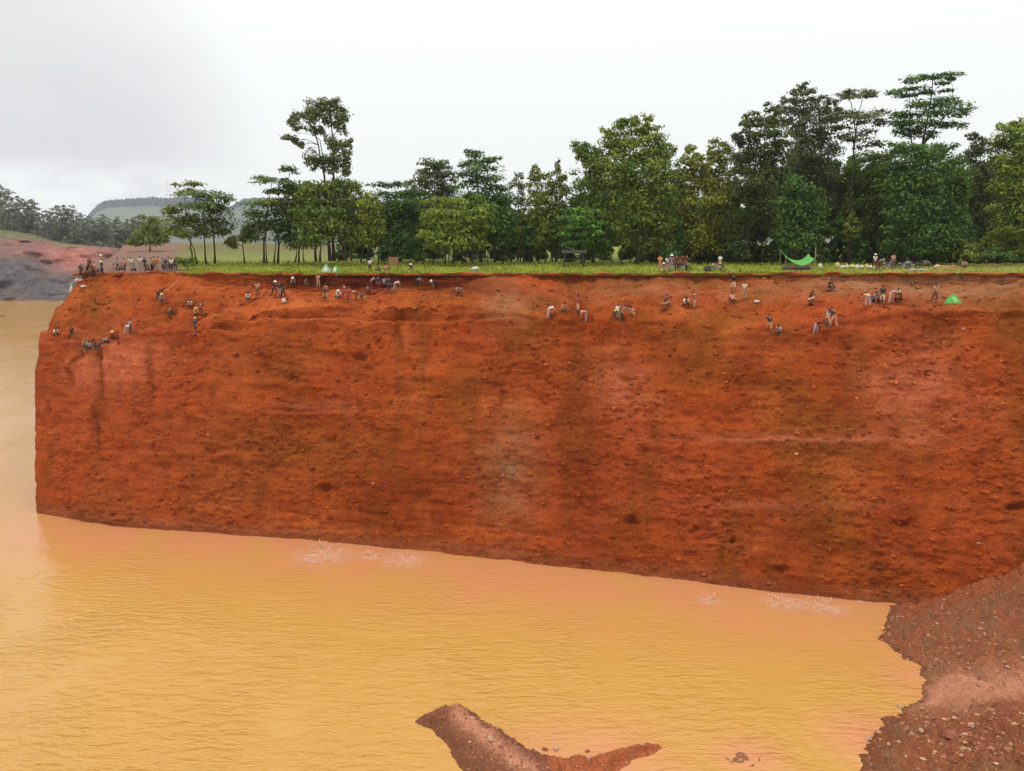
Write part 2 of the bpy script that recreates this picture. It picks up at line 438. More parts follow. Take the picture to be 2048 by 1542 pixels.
# wrap round the left end and run back
wrap = []
C0 = C[:, 0, :].copy()
r0 = 1.25
for j in range(1, 15):
    ph = math.radians(90 * j / 14)
    o = C0.copy(); o[:, 0] -= r0 * math.sin(ph); o[:, 1] += r0 * (1 - math.cos(ph)); wrap.append(o)
for d in (1, 2, 4, 7, 11, 16, 23, 32, 45, 62, 85, 115, 150, 190, 235, 290):
    o = wrap[13].copy(); o[:, 0] -= float(np.interp(d, (0, 14, 50, 200, 300), (0, 7.0, 20.6, 89, 135))); o[:, 1] += d; wrap.append(o)
Wp = np.array(wrap[::-1]).transpose(1, 0, 2)
C = np.concatenate([Wp, C], 1)
NC = C.shape[1]; NW = Wp.shape[1]
U0, V0 = pix(C)
limb0 = ip(V0, (540, 165), (560, 150), (590, 128), (620, 104), (650, 86), (690, 70), (760, 67), (1030, 68)) + 10
nrm = np.cross(np.gradient(C, axis=1), np.gradient(C, axis=0))
nrm /= np.linalg.norm(nrm, axis=-1, keepdims=True) + 1e-9
if nrm[120, NC // 2, 1] > 0: nrm = -nrm
z = C[..., 2]
lowm = sstep(-1.5, 1.0, z)                        # calm at the water line
flat = np.arange(NR)[:, None] > (4 + nB + nA)     # behind the lip
terr = np.clip((np.arange(NR)[:, None] - (4 + nB - 12)) / 16.0, 0, 1) * np.ones((1, NC))
D = 0.75 * fbm(C * 0.085, 3, 3)
D += 0.30 * fbm(C * np.array([0.34, 0.34, 0.40]), 3, 21)
led = fbm(C * np.array([0.28, 0.28, 1.5]), 4, 41)
D += (0.13 + 0.16 * terr) * led
sm = fbm(C * np.array([1.5, 1.5, 2.2]), 4, 61, 0.6)
rough = np.clip(0.55 + 0.9 * fbm(C * 0.16, 2, 77), 0.15, 1.3)
smooth_l = np.exp(-(((U0 - 245) / 80) ** 2 + ((V0 - 720) / 60) ** 2)) + np.exp(-(((U0 - 640) / 150) ** 2 + ((V0 - 625) / 26) ** 2)) + 0.7 * np.exp(-(((U0 - 920) / 70) ** 2 + ((V0 - 690) / 70) ** 2))
rough *= 1 - 0.85 * np.clip(smooth_l, 0, 1)
D += 0.17 * rough * (sm - 0.5 * np.abs(sm))
lip2 = fbm(C * np.array([.9, .9, 2.6]), 3, 71)
D += 0.22 * rough * np.clip(lip2 - .05, 0, 1)
D += 0.11 * rough * fbm(C * np.array([3.0, 3.4, 4.2]), 2, 83)
flute = fbm(C * np.array([0.75, 0.3, 0.05]), 3, 91)
fm = 0.12 + 0.30 * np.exp(-(((U0 - 220) / 180) ** 2)) * sstep(980, 700, V0) + 0.30 * np.exp(-(((U0 - 830) / 100) ** 2 + ((V0 - 680) / 90) ** 2))
D += fm * flute
def gully(u0, v0, u1, v1, w, dep):
    t = np.clip((V0 - v0) / (v1 - v0), 0, 1)
    cu = u0 + (u1 - u0) * t + 6 * np.sin(V0 / 23.0 + u0)
    m = np.exp(-((U0 - cu) / w) ** 2) * sstep(v0 - 12, v0 + 12, V0) * sstep(v1 + 40, v1 - 30, V0)
    return -dep * m
D += gully(205, 690, 192, 900, 8, 0.55) + gully(165, 700, 148, 770, 8, 0.45) + gully(862, 605, 845, 760, 9, 0.35) + gully(800, 600, 788, 740, 8, 0.3) + gully(480, 940, 480, 1000, 4, 0.25)
UH = U0 + 11 * fbm(C * 1.1, 2, 171); VH = V0 + 8 * fbm(C * 1.1, 2, 173)
for (hu, hv, ru, rv, dep) in [(655, 978, 16, 9, 1.3), (715, 710, 10, 8, 1.1), (588, 757, 8, 6, .9), (275, 848, 17, 12, .9), (1265, 1043, 12, 7, 1.1), (2030, 1016, 18, 8, 1.2),
        (1810, 1048, 14, 8, 1.1), (1560, 1137, 10, 7, .9), (1165, 757, 9, 5, .7), (827, 740, 9, 5, .7), (660, 877, 11, 6, .8), (1855, 752, 9, 6, .7), (745, 858, 8, 6, .6), (1700, 700, 9, 5, .6), (1465, 1082, 9, 6, .8), (1185, 558, 8, 4, .5), (1245, 560, 9, 4, .6), (420, 905, 7, 5, .5), (1390, 1060, 9, 5, .8), (1330, 588, 8, 4, .5)]:
    D -= .8 * dep * np.exp(-(((UH - hu) / ru) ** 2 + ((VH - hv) / rv) ** 2))
# two cut benches (terraces the miners stand on)
def bench(v0, amp, ulo, uhi, wob=8, per=1.7):
    vv = V0 + wob * fbm(np.stack([U0 / 90.0, 0 * U0, 0 * U0 + v0], -1), 3, int(v0))
    s = np.clip((vv - v0) / (9.0 + 2 * fbm(C * .2, 2, 181)), -3, 3)
    prof = np.tanh(3 * s) * np.exp(-np.abs(s) / 1.5) * .8
    return 2.5 * amp * prof * np.clip(.75 + 1.1 * fbm(C * np.array([.12, .12, 0]) + v0, 2, int(v0) + 5), .1, 1.4) * sstep(ulo - 40, ulo + 40, U0) * (1 - sstep(uhi - 40, uhi + 40, U0))
D += bench(640, .55, 300, 1000) + bench(612, .5, 60, 480) + bench(662, .55, 60, 470) + bench(688, .4, 90, 260) + bench(628, .5, 1050, 1760) + bench(660, .45, 1450, 1760) + bench(600, .5, 1280, 2060) + bench(624, .5, 1780, 2420) + bench(575, .35, 1500, 2420) + bench(825, .3, 540, 720, 5) + bench(880, .25, 1420, 1720) + bench(905, .2, 180, 520)
D *= 1 - .6 * np.exp(-((U0 - limb0) / 26.0) ** 2)
D = np.where(flat, D * 0.15, D) * (0.25 + 0.75 * lowm)
fade = np.clip((4 + nB + nA - np.arange(NR)) / 14.0, 0.12, 1)[:, None]
D *= np.where(flat, 0.12, fade)
D = np.where((np.arange(NC) < NW - 14)[None, :], D * 0.6, D)
C = C + nrm * D[..., None]

# colour of the soil (linear)
SK = np.array([.80, .74, .58])
c_main = np.array([.395, .078, .018]); c_or = np.array([.46, .115, .034]); c_br = np.array([.285, .078, .015])
c_pk = np.array([.64, .190, .110]); c_dk = np.array([.19, .032, .009]); c_gr = np.array([.32, .165, .095]); c_red = np.array([.395, .078, .026])
c_main, c_or, c_br, c_pk, c_dk, c_gr, c_red = [q * SK for q in (c_main, c_or, c_br, c_pk, c_dk, c_gr, c_red)]
def mixc(c, c2, m): return c + (np.asarray(c2) - c) * np.clip(m, 0, 1)[..., None]
t = np.ones(C.shape) * c_main
n1 = fbm(C * 0.07, 4, 101); n2 = fbm(C * np.array([.16, .16, .22]), 4, 121); n3 = fbm(C * np.array([.5, .5, .9]), 4, 141); n4 = fbm(C * np.array([.35, .2, .035]), 3, 161)
t = mixc(t, c_br, sstep(-.05, .5, n1) * 1.0)
t = mixc(t, c_or, sstep(.0, .6, n2) * .7)
t = mixc(t, c_red, sstep(.05, .5, -n1) * .7)
t = mixc(t, c_dk, sstep(.15, .7, -n3) * .45)
t = mixc(t, c_br * .82, sstep(.0, .7, n4) * .55)
t = mixc(t, c_dk * 1.25, sstep(.2, .7, fbm(C * np.array([.22, .12, .03]), 3, 167)) * .42)
hb = fbm(C * np.array([.05, .05, 1.1]), 4, 163)
t = t * (1 + .20 * np.clip(hb, -1, 1))[..., None]
def bl(u, v, a, b): return np.exp(-(((U0 - u) / a) ** 2 + ((V0 - v) / b) ** 2)) * (1 + .8 * n3)
t = mixc(t, c_pk, bl(245, 725, 70, 50) * 1.5 + bl(165, 750, 25, 30) * .9)
t = mixc(t, c_red * 1.05, bl(330, 850, 190, 190) * .8)
t = mixc(t, c_or * 1.12, bl(640, 630, 200, 34) * .85 + bl(390, 560, 200, 40) * .35)
t = mixc(t, c_red * 1.1, bl(950, 680, 50, 60) * .6)
t = mixc(t, c_pk * .9, bl(1240, 770, 60, 60) * .6 + bl(1830, 790, 100, 90) * .55 + bl(1620, 880, 220, 12) * .6 + bl(640, 812, 80, 8) * .6 + bl(1600, 1010, 220, 10) * .3)
t = mixc(t, c_gr * 1.05, bl(1830, 565, 300, 38) * .8 + bl(1010, 610, 50, 45) * .6 + bl(1020, 940, 60, 110) * .55 + bl(1290, 575, 160, 30) * .3)
t = mixc(t, c_dk, bl(800, 985, 120, 60) * .7 + bl(1170, 930, 60, 260) * .4 + 0)
t = mixc(t, np.array([.085, .016, .005]), np.exp(-((U0 - 730) / 245) ** 4) * sstep(586, 570, V0 + 5 * n3) * sstep(546, 549, V0) * .93)  # overhang shadow of the turf lip painted dark into the cut
t = mixc(t, c_br, bl(190, 600, 22, 90) * .9 + bl(845, 680, 13, 90) * .9 + bl(795, 670, 10, 80) * .7 + bl(200, 790, 10, 110) * .3 + bl(600, 900, 260, 70) * .5)
gul = np.exp(-((U0 - (206 - 14 * (V0 - 690) / 200.0 + 5 * np.sin(V0 / 23.0))) / 6.5) ** 2) * sstep(680, 705, V0) * sstep(1010, 860, V0) + np.exp(-((U0 - (166 - 22 * sstep(700, 740, V0))) / 6.0) ** 2) * sstep(690, 706, V0) * sstep(790, 750, V0) + .8 * np.exp(-((U0 - (298 + .05 * (V0 - 700))) / 8.0) ** 2) * sstep(670, 700, V0) * sstep(900, 780, V0)
t = mixc(t, np.array([.20, .040, .008]), gul * (.8 + .5 * n3))
t = mixc(t, np.array([.22, .075, .032]), sstep(1.6, 0.2, C[..., 2]) * .55)           # damp foot
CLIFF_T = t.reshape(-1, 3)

# ------------------------------------------------------------------ the clifftop ground
def ztop(u): return P(u, VT, ip(u, (68, 101), (600, 98), (1100, 93), (1500, 89), (2048, 86), (2420, 85)))[..., 2]
def zground(u, Y):
    u = np.asarray(u, float); Y = np.asarray(Y, float)
    yt = ip(u, (68, 101), (600, 98), (1100, 93), (1500, 89), (2048, 86), (2420, 85))
    z0 = P(u, VT, yt)[..., 2]
    w = sstep(0, 1, (Y - yt) / (118 - yt))
    zz = z0 + (24.92 - z0) * w
    wl = sstep(1050, 600, u) * sstep(225, 290, u)
    zz = zz + (wl * 2.1 + .45) * sstep(125, 330, Y)
    return zz
NG, NY = 300, 150
ug = np.linspace(0, 1, NG)
topL = C[4 + nB + nA, NW - 14, :]                 # left end of the lip
gr = []
for k in range(NY):
    f = (k / (NY - 1)) ** 3.0
    uu = 165 + ug * (2500 - 165)
    y0 = ip(uu, (68, 101), (600, 98), (1100, 93), (1500, 89), (2048, 86), (2420, 85)) - 0.15
    Y = y0 + f * (2600 - y0)
    xl = -0.535 * 101 - np.interp(Y, (101, 115, 151, 301, 401), (0, 7.0, 20.6, 89, 135))
    ul = np.where(Y < 395, CU + F * xl / Y, 262 - (Y - 395) * .1) - 6
    u2 = ul + ug * (2500 - ul)
    x = (u2 - CU) / F * Y
    zz = zground(u2, Y)
    gr.append(np.stack([x, Y, zz], -1))
G = np.array(gr)
bumps = 0.16 * fbm(G * 0.35, 3, 201) + 0.07 * fbm(G * 1.3, 2, 203)
G[..., 2] += bumps * sstep(0, .02, np.arange(NY)[:, None] / NY + .004)
G[0, :, 1] += 0.38 * fbm(G[0] * .9, 4, 211)
G[0, :, 2] -= 0.10 * np.abs(fbm(G[0] * .8, 3, 213))
sk = G[0].copy(); sk[:, 2] -= 0.28; sk[:, 1] += 0.12
G = np.concatenate([sk[None], G], 0)
GU = pix(G)[0]; GY = G[..., 1]
g_grass = np.array([.20, .225, .022]); g_dry = np.array([.22, .170, .055]); g_bare = np.array([.180, .100, .070]); g_pale = np.array([.135, .150, .050]); g_brown = np.array([.115, .088, .050])
tg = np.ones(G.shape) * g_grass
gn = fbm(G * .12, 4, 221); gn2 = fbm(G * .6, 3, 223)
tg = mixc(tg, g_grass * np.array([.62, .72, .6]), sstep(-.1, .5, gn2) * .7)
tg = mixc(tg, g_dry, sstep(0, .5, gn) * .5 + sstep(1600, 1900, GU) * .55)
tg = mixc(tg, g_pale, sstep(119, 135, GY) * (1 - sstep(170, 260, GY)) * .7)
tg = mixc(tg, g_brown, sstep(150, 240, GY) * .8 * sstep(1100, 700, GU))
tg = mixc(tg, g_bare, sstep(385, 335, GU + 18 * gn2) * 1.0)
tg = mixc(tg, np.array([.36, .095, .030]), sstep(.55, .0, (GY - GY[0][None]) / 1.2) * sstep(-.3, .2, gn2 + .12))
tg[0] = np.array([.20, .05, .016])

# ------------------------------------------------------------------ where people stand; cut a small foothold for each
cf = grid_faces(NR, NC); gf = grid_faces(*G.shape[:2])
def caster():
    Vc = C.reshape(-1, 3); Vg = G.reshape(-1, 3)
    return BVHTree.FromPolygons(np.concatenate([Vc, Vg]).tolist(), np.concatenate([cf, gf + len(Vc)]).tolist())
bvh = caster()
CAM = Vector((0, 0, CAMZ))
def hit(u, v):
    d = Vector([float(q) for q in ray(u, v)]).normalized()
    p, n, i, dist = bvh.ray_cast(CAM, d)
    return p, i
spots = []
for row in PEOPLE:
    u, v = row[0], row[1]
    p, i = hit(u, v)
    if p is None: p, i = hit(u, v + 8)
    on_cliff = i is not None and i < len(cf)
    spots.append((p, on_cliff))
    if on_cliff:
        q = C.reshape(-1, 3)
        dx = np.abs(q[:, 0] - p.x); near = (dx < 1.0) & (np.abs(q[:, 1] - p.y) < 2.2) & (np.abs(q[:, 2] - p.z) < 1.9)
        w = 1 - sstep(.45, 1.0, dx[near])
        yy = q[near, 1]; zz = q[near, 2]
        up = zz > p.z + .04
        tgt = np.where(up, np.maximum(yy, p.y + .38 + .15 * (zz - p.z)), np.minimum(yy, p.y - .30))
        lim = np.where(up, np.clip(1 - (zz - p.z - 1.0) / .9, 0, 1), np.clip(1 - (p.z - zz - .3) / 1.2, 0, 1))
        q[near, 1] = yy + (tgt - yy) * w * lim
        C = q.reshape(C.shape)
bvh = caster()
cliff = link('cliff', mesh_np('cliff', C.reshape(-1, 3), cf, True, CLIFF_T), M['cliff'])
tag(cliff, 'steep red earth mine face rising from the muddy water', 'cliff', kind='structure')
ground = link('ground', mesh_np('ground', G.reshape(-1, 3), gf, True, tg.reshape(-1, 3)), M['ground'])
tag(ground, 'grassy flat clifftop running back under the trees', 'ground', kind='structure')
# ------------------------------------------------------------------ far bank of the pit
uf = np.linspace(-700, 330, 240)
prof = []
def fb(v, Y): prof.append(P(uf, v + 0 * uf, Y + 0 * uf))
fb(606, 392); fb(ip(uf, (-700, 590), (0, 597), (130, 592), (330, 590)), 396)
vt = ip(uf, (-700, 440), (-200, 452), (0, 459), (60, 468), (120, 485), (180, 491), (240, 496), (330, 508))
v1 = ip(uf, (-700, 500), (0, 512), (110, 540), (160, 545), (330, 548))
v2 = ip(uf, (-700, 470), (0, 486), (110, 494), (160, 496), (330, 520))
for f in np.linspace(0.08, 1, 12): fb(595 + (v1 - 595) * f, 397 + 22 * f)
for f in np.linspace(0.1, 1, 10): fb(v1 + (v2 - v1) * f, 420 + 18 * f)
for f in np.linspace(0.15, 1, 7): fb(v2 + (vt - v2) * f, 440 + 22 * f)
back = P(uf, vt, 462 + 0 * uf)
for d, up in ((30, 3), (80, 8), (160, 12), (300, 16)):
    b2 = back.copy(); b2[:, 0] *= (462 + d) / 462.0; b2[:, 1] += d
    b2[:, 2] += up * sstep(260, -100, uf); prof.append(b2)
FB = np.array(prof); nb = FB.shape[0]
# densify rows
FB = np.concatenate([np.stack([FB[i] + (FB[i + 1] - FB[i]) * k / 3.0 for k in range(3)]) for i in range(nb - 1)] + [FB[-1:]])
FU, FV = pix(FB)
FB[..., 1] += 4.5 * fbm(FB * .03, 3, 301) + 2.4 * fbm(FB * .12, 3, 303) + 3.6 * fbm(FB * np.array([.10, .10, .01]), 2, 305)
n1 = fbm(FB * .05, 4, 311); n2 = fbm(FB * np.array([.25, .25, .25]), 3, 313)
tf = np.ones(FB.shape) * np.array([.098, .086, .086])
tf = mixc(tf, np.array([.15, .095, .085]), sstep(.0, .5, n1) * .7)
tf = mixc(tf, np.array([.075, .066, .064]), sstep(.1, .5, n2) * .5)
rb = FV + 8 * n1
tf = mixc(tf, np.array([.21, .098, .078]), sstep(522, 505, rb) * .85)
tf = mixc(tf, np.array([.34, .125, .100]), np.exp(-(((FU - 150) / 55) ** 2 + ((FV - 518) / 24) ** 2)) * 1.2)
tf = mixc(tf, np.array([.17, .085, .05]), sstep(480, 470, rb) * .6)
tf = mixc(tf, np.array([.135, .135, .070]), sstep(484, 474, FV + 5 * n1 + np.where(FU > 110, -12, 0)))
fbk = link('far_bank', mesh_np('far_bank', FB.reshape(-1, 3), grid_faces(*FB.shape[:2]), True, tf.reshape(-1, 3)), M['far'])
tag(fbk, kind='structure')
# pale haul road climbing the far slope behind the left crowd, laid on the slope itself
fbv = BVHTree.FromPolygons(FB.reshape(-1, 3).tolist(), grid_faces(*FB.shape[:2]).tolist())
road = MB(); g = []
for (u, v, hw) in [(210, 546, 14), (218, 536, 12), (227, 527, 10), (236, 519, 8), (244, 512, 6.5), (252, 506, 5), (262, 501, 4), (274, 498, 3)]:
    row_ = []
    for s in (-1, -.5, 0, .5, 1):
        d_ = Vector([float(q) for q in ray(u + s * hw, v + s * 1.5)]).normalized()
        q = fbv.ray_cast(Vector((0, 0, CAMZ)), d_)[0]
        if q is None: q = Vector([float(c) for c in P(u + s * hw, v, 430)])
        row_.append((q.x, q.y - .5, q.z + .9))
    g.append(row_)
road.sheet(g, .6)
M['road'] = plain('road_dirt', (.46, .27, .20), .95, .15, .3, .1)
tag(road.build('road', M['road']), kind='structure')

# distant wooded hills
uh = np.linspace(-900, 3200, 420)
Yh = 3000.0
vr = ip(uh, (-900, 430), (60, 446), (165, 441), (180, 431), (192, 413), (206, 405), (222, 400), (330, 397), (380, 396), (425, 402), (455, 418), (475, 405), (490, 399), (540, 396), (620, 399), (760, 402), (960, 425), (1400, 440), (3200, 440))
vr = vr + 2.5 * fbm(np.stack([uh / 40.0, 0 * uh, 0 * uh], -1), 2, 9) + 1.0 * fbm(np.stack([uh / 7.0, 0 * uh, 0 * uh], -1), 2, 5)
hr = []
for f in np.linspace(0, 1, 26):
    v = 490 + (vr - 490) * f
    hr.append(P(uh, v, 1500 + 1500 * f ** 1.2))
bk = P(uh, vr, Yh); bk[:, 1] += 500; bk[:, 2] -= 40; hr.append(bk)
H = np.array(hr)
H[..., 2] += (4 * fbm(H * .015, 3, 331)) * np.linspace(0, 1, 27)[:, None]
HU, HV = pix(H)
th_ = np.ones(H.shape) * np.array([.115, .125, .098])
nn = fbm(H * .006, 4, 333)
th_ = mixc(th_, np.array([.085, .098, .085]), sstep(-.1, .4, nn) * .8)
th_ = mixc(th_, np.array([.055, .066, .080]), sstep(418, 410, HV) * .9)  # bluer crest: distance haze tinted into the hill colour
th_ = mixc(th_, np.array([.150, .165, .085]), np.exp(-(((HU - 290) / 60) ** 2 + ((HV - 440) / 14) ** 2)) * .8)
tag(link('hills', mesh_np('hills', H.reshape(-1, 3), grid_faces(*H.shape[:2]), True, th_.reshape(-1, 3)), M['far']), kind='structure')

# ------------------------------------------------------------------ water
wx = np.concatenate([np.linspace(-900, -130, 12), np.linspace(-120, 90, 60), np.linspace(110, 400, 8)])
wy = np.concatenate([np.linspace(-40, 20, 6), np.linspace(22, 110, 60), np.linspace(120, 460, 14)])
X, Y = np.meshgrid(wx, wy)
wg = np.stack([X, Y, 0 * X], -1)
m, nt, b, out = newmat('muddy_water')
pos = geo_pos(nt)
def wv(scale, sc3, rot, detail=3):
    mp = node(nt, 'ShaderNodeMapping'); mp.inputs['Rotation'].default_value = (0, 0, R(rot)); mp.inputs['Scale'].default_value = sc3
    nt.links.new(pos, mp.inputs['Vector'])
    n = node(nt, 'ShaderNodeTexNoise'); n.inputs['Scale'].default_value = scale; n.inputs['Detail'].default_value = detail
    n.inputs['Roughness'].default_value = .55; n.inputs['Distortion'].default_value = .6
    nt.links.new(mp.outputs[0], n.inputs['Vector']); return n.outputs[0]
w1 = wv(1.5, (.34, 1, 1), -7); w2 = wv(3.4, (.45, 1, 1), 9); w3 = wv(.10, (1, .6, 1), 20)
ad = node(nt, 'ShaderNodeMath', operation='MULTIPLY_ADD'); ad.inputs[1].default_value = .42
nt.links.new(w2, ad.inputs[0]); nt.links.new(w1, ad.inputs[2])
am = node(nt, 'ShaderNodeMath', operation='MULTIPLY'); nt.links.new(ad.outputs[0], am.inputs[0])
nt.links.new(maprange(nt, w3, .36, .64, .22, 1.45), am.inputs[1])
# calmer in the lee of the mine face
sx = node(nt, 'ShaderNodeSeparateXYZ'); nt.links.new(pos, sx.inputs[0])
lee = node(nt, 'ShaderNodeMath', operation='MULTIPLY_ADD'); lee.inputs[1].default_value = .27; nt.links.new(sx.outputs[0], lee.inputs[0]); nt.links.new(sx.outputs[1], lee.inputs[2])
calm = maprange(nt, lee.outputs[0], 48, 66, 1.0, .22)
am2 = node(nt, 'ShaderNodeMath', operation='MULTIPLY'); nt.links.new(am.outputs[0], am2.inputs[0]); nt.links.new(calm, am2.inputs[1])
bp = node(nt, 'ShaderNodeBump', i_Strength=1.0, i_Distance=.20)
nt.links.new(am2.outputs[0], bp.inputs['Height']); nt.links.new(bp.outputs[0], b.inputs['Normal'])
mx = node(nt, 'ShaderNodeMix', data_type='RGBA'); mx.inputs[6].default_value = (.450, .232, .050, 1); mx.inputs[7].default_value = (.500, .200, .086, 1)
# redder sediment and painted cliff reflection along the face; sediment round the mud spit
silt_refl0 = maprange(nt, lee.outputs[0], 52, 67, 0, 1.1)
sm1 = node(nt, 'ShaderNodeMath', operation='MULTIPLY'); nt.links.new(silt_refl0, sm1.inputs[0]); nt.links.new(maprange(nt, sx.outputs[0], -56, -46, 0, 1), sm1.inputs[1])
sm2 = node(nt, 'ShaderNodeMath', operation='MULTIPLY'); nt.links.new(sm1.outputs[0], sm2.inputs[0]); nt.links.new(maprange(nt, sx.outputs[1], 86, 100, 1, 0), sm2.inputs[1])
silt_refl = sm2.outputs[0]
cur = silt_refl
for (du_, dv_, r0_, r1_) in ((1190, 1530, 2.0, 7.0), (1800, 1265, 1.0, 6.0), (1850, 1360, .5, 4.5), (1745, 1475, .5, 4.5), (1500, 1515, .5, 3.0)):
    spd = node(nt, 'ShaderNodeVectorMath', operation='DISTANCE'); spd.inputs[1].default_value = tuple(float(q) for q in W(du_, dv_)); nt.links.new(pos, spd.inputs[0])
    mxm = node(nt, 'ShaderNodeMath', operation='MAXIMUM'); nt.links.new(cur, mxm.inputs[0]); nt.links.new(maprange(nt, spd.outputs['Value'], r0_, r1_, .85, 0), mxm.inputs[1]); cur = mxm.outputs[0]
ws = wv(.16, (1, .7, 1), 0, 5)
m3 = node(nt, 'ShaderNodeMath', operation='MULTIPLY'); nt.links.new(mxm.outputs[0], m3.inputs[0]); nt.links.new(maprange(nt, ws, .35, .65, .55, 1.25), m3.inputs[1])
m3.use_clamp = True
nt.links.new(m3.outputs[0], mx.inputs[0])
nt.links.new(mx.outputs[2], b.inputs['Base Color'])
b.inputs['Roughness'].default_value = .12; b.inputs['IOR'].default_value = 1.33; b.inputs['Specular IOR Level'].default_value = .5
M['water'] = m
tag(link('water', mesh_np('water', wg.reshape(-1, 3), grid_faces(*X.shape), True), m), kind='structure')

# ------------------------------------------------------------------ mud bank and spit (height fields)
def poly_dist(q, poly, seg_n):
    d = np.full(q.shape[:-1], 1e9); inside = np.zeros(q.shape[:-1], bool)
    n = len(poly)
    for i in range(n):
        a = poly[i]; c = poly[(i + 1) % n]
        if i < seg_n:
            ab = c - a; tt = np.clip(((q - a) @ ab) / (ab @ ab + 1e-9), 0, 1)
            d = np.minimum(d, np.linalg.norm(q - (a + tt[..., None] * ab), axis=-1))
        cond = (a[1] > q[..., 1]) != (c[1] > q[..., 1])
        xx = (c[0] - a[0]) * (q[..., 1] - a[1]) / (c[1] - a[1] + 1e-12) + a[0]
        inside ^= cond & (q[..., 0] < xx)
    return np.where(inside, d, -d)
def mud(name, pxs, seg_n, x0, x1, y0, y1, res, zf, tf_, wob):
    poly = np.array([W(u, v)[:2] for u, v in pxs])
    xs = np.arange(x0, x1, res); ys = np.arange(y0, y1, res)
    X, Y = np.meshgrid(xs, ys); q = np.stack([X, Y], -1)
    p3 = np.stack([X, Y, 0 * X], -1)
    d = poly_dist(q, poly, seg_n) + wob * fbm(p3 * .9, 3, 401) + .4 * wob * fbm(p3 * 3.0, 2, 403)
    u, v = pix(p3)
    z = np.where(d > 0, zf(d, u, v, p3), np.maximum(.35 * d, -1.0))
    q3 = np.stack([X, Y, z], -1)
    fc = grid_faces(*X.shape); keep = (d.reshape(-1)[fc] > -1.6).any(1)
    fc = fc[keep]; used = np.unique(fc); remap = -np.ones(X.size, int); remap[used] = np.arange(len(used))
    tt = tf_(d, u, v, p3, z).reshape(-1, 3)
    o = link(name, mesh_np(name, q3.reshape(-1, 3)[used], remap[fc], True, tt[used]), M['bank'])
    return tag(o, kind='structure'), xs, ys, z, d
m_base = np.array([.205, .068, .030]); m_pk = np.array([.40, .170, .098]); m_dk = np.array([.120, .045, .022]); m_rd = np.array([.235, .072, .034]); m_gy = np.array([.175, .080, .038])
BANK = [(1788, 1203), (1776, 1235), (1760, 1280), (1800, 1312), (1838, 1335), (1850, 1368), (1838, 1400), (1792, 1428), (1752, 1458), (1732, 1490), (1716, 1545), (1690, 1640), (1650, 1760), (2700, 1760), (2700, 1110), (1900, 1150)]
def bank_z(d, u, v, p):
    k = .12 + .34 * sstep(1330, 1290, v) * sstep(0, 3, d) + .0 * d
    z = .16 * np.minimum(d, 2) + np.maximum(d - 2, 0) * (.06 + .40 * sstep(1345, 1270, v))
    z = z + .55 * np.exp(-(((u - 1850) / 60) ** 2 + ((v - 1275) / 30) ** 2)) * sstep(0, 1, d)
    md = np.exp(-(((u - 2080) / 170) ** 2 + ((v - 1530) / 85) ** 2))
    z = z + 1.5 * md * sstep(.3, 2.5, d) + .5 * np.clip(1.3 * md, 0, 1) * fbm(p * 2.0, 3, 417) + .75 * np.exp(-(((u - 1800) / 70) ** 2 + ((v - 1500) / 40) ** 2)) * sstep(0, 1.5, d)
    z = z + sstep(0, 1, d) * (.34 * fbm(p * .7, 3, 411) + (.25 - .06 * np.exp(-((v - 1385) / 40) ** 2)) * fbm(p * 2.3, 3, 413) + .10 * fbm(p * 5, 2, 415) * sstep(.2, 1, d))
    return np.maximum(z, .015)
def bank_t(d, u, v, p, z):
    n = fbm(p * .5, 3, 421); n2 = fbm(p * 1.7, 3, 423)
    t = np.ones(p.shape) * m_base
    t = mixc(t, m_gy, sstep(-.1, .4, n) * .8)
    t = mixc(t, m_rd, sstep(0, .5, n2) * .5 + sstep(1270, 1200, v) * .5)
    t = mixc(t, m_pk, np.exp(-((v - 1390 - 20 * n) / 38) ** 2) * .95)
    t = mixc(t, m_rd * .95, np.exp(-(((u - 2010) / 170) ** 2 + ((v - 1510) / 60) ** 2)) * .9)
    t = mixc(t, np.array([.26, .058, .022]), sstep(1275, 1175, v + 14 * n2) * .95)
    t = mixc(t, m_dk, sstep(.75, 0, d) * .85)
    t = mixc(t, np.array([.40, .16, .07]), sstep(.02, -.35, d) * .8)
    return t
bank, bx, by, bzz, bd = mud('mud_bank', BANK, 12, 12, 62, 28, 66, .13, bank_z, bank_t, .45)
SPIT = [(828, 1444), (848, 1430), (875, 1420), (903, 1414), (932, 1416), (952, 1428), (958, 1440), (982, 1452), (1012, 1467), (1040, 1488), (1054, 1500), (1070, 1506), (1110, 1513), (1160, 1516), (1200, 1512), (1240, 1498), (1280, 1487), (1318, 1490), (1326, 1498), (1300, 1510), (1262, 1522), (1236, 1545), (1200, 1620), (980, 1640), (935, 1548), (905, 1515), (888, 1480), (862, 1462)]
def spit_z(d, u, v, p):
    z = (.52 * sstep(0, .9, d) + .16 * d) * sstep(1115, 1045, u) + .42 * sstep(0, .7, d) * sstep(1045, 1115, u)
    return np.maximum(z + sstep(0, .5, d) * (.20 * fbm(p * 1.4, 3, 431) + .12 * fbm(p * 4.4, 2, 433)), .012)
def spit_t(d, u, v, p, z):
    n = fbm(p * 1.0, 3, 441); n2 = fbm(p * 3, 2, 443)
    t = np.ones(p.shape) * np.array([.180, .066, .034])
    t = mixc(t, m_dk * 1.15, sstep(.8, .1, d) * .7 + sstep(.1, .5, n2) * .3)
    rid = np.abs((v - 1446) - (u - 912) * .82)
    t = mixc(t, m_pk * 1.05, np.exp(-(rid / 24) ** 2) * 1.1 * sstep(885, 925, u) * (1 + .6 * n))  # pale crest against darker flanks: ridge shading put into the mud colour
    t = mixc(t, np.array([.33, .085, .030]), sstep(1080, 1110, u) * .8)
    t = mixc(t, np.array([.42, .17, .075]), sstep(.02, -.3, d) * .8)
    return t
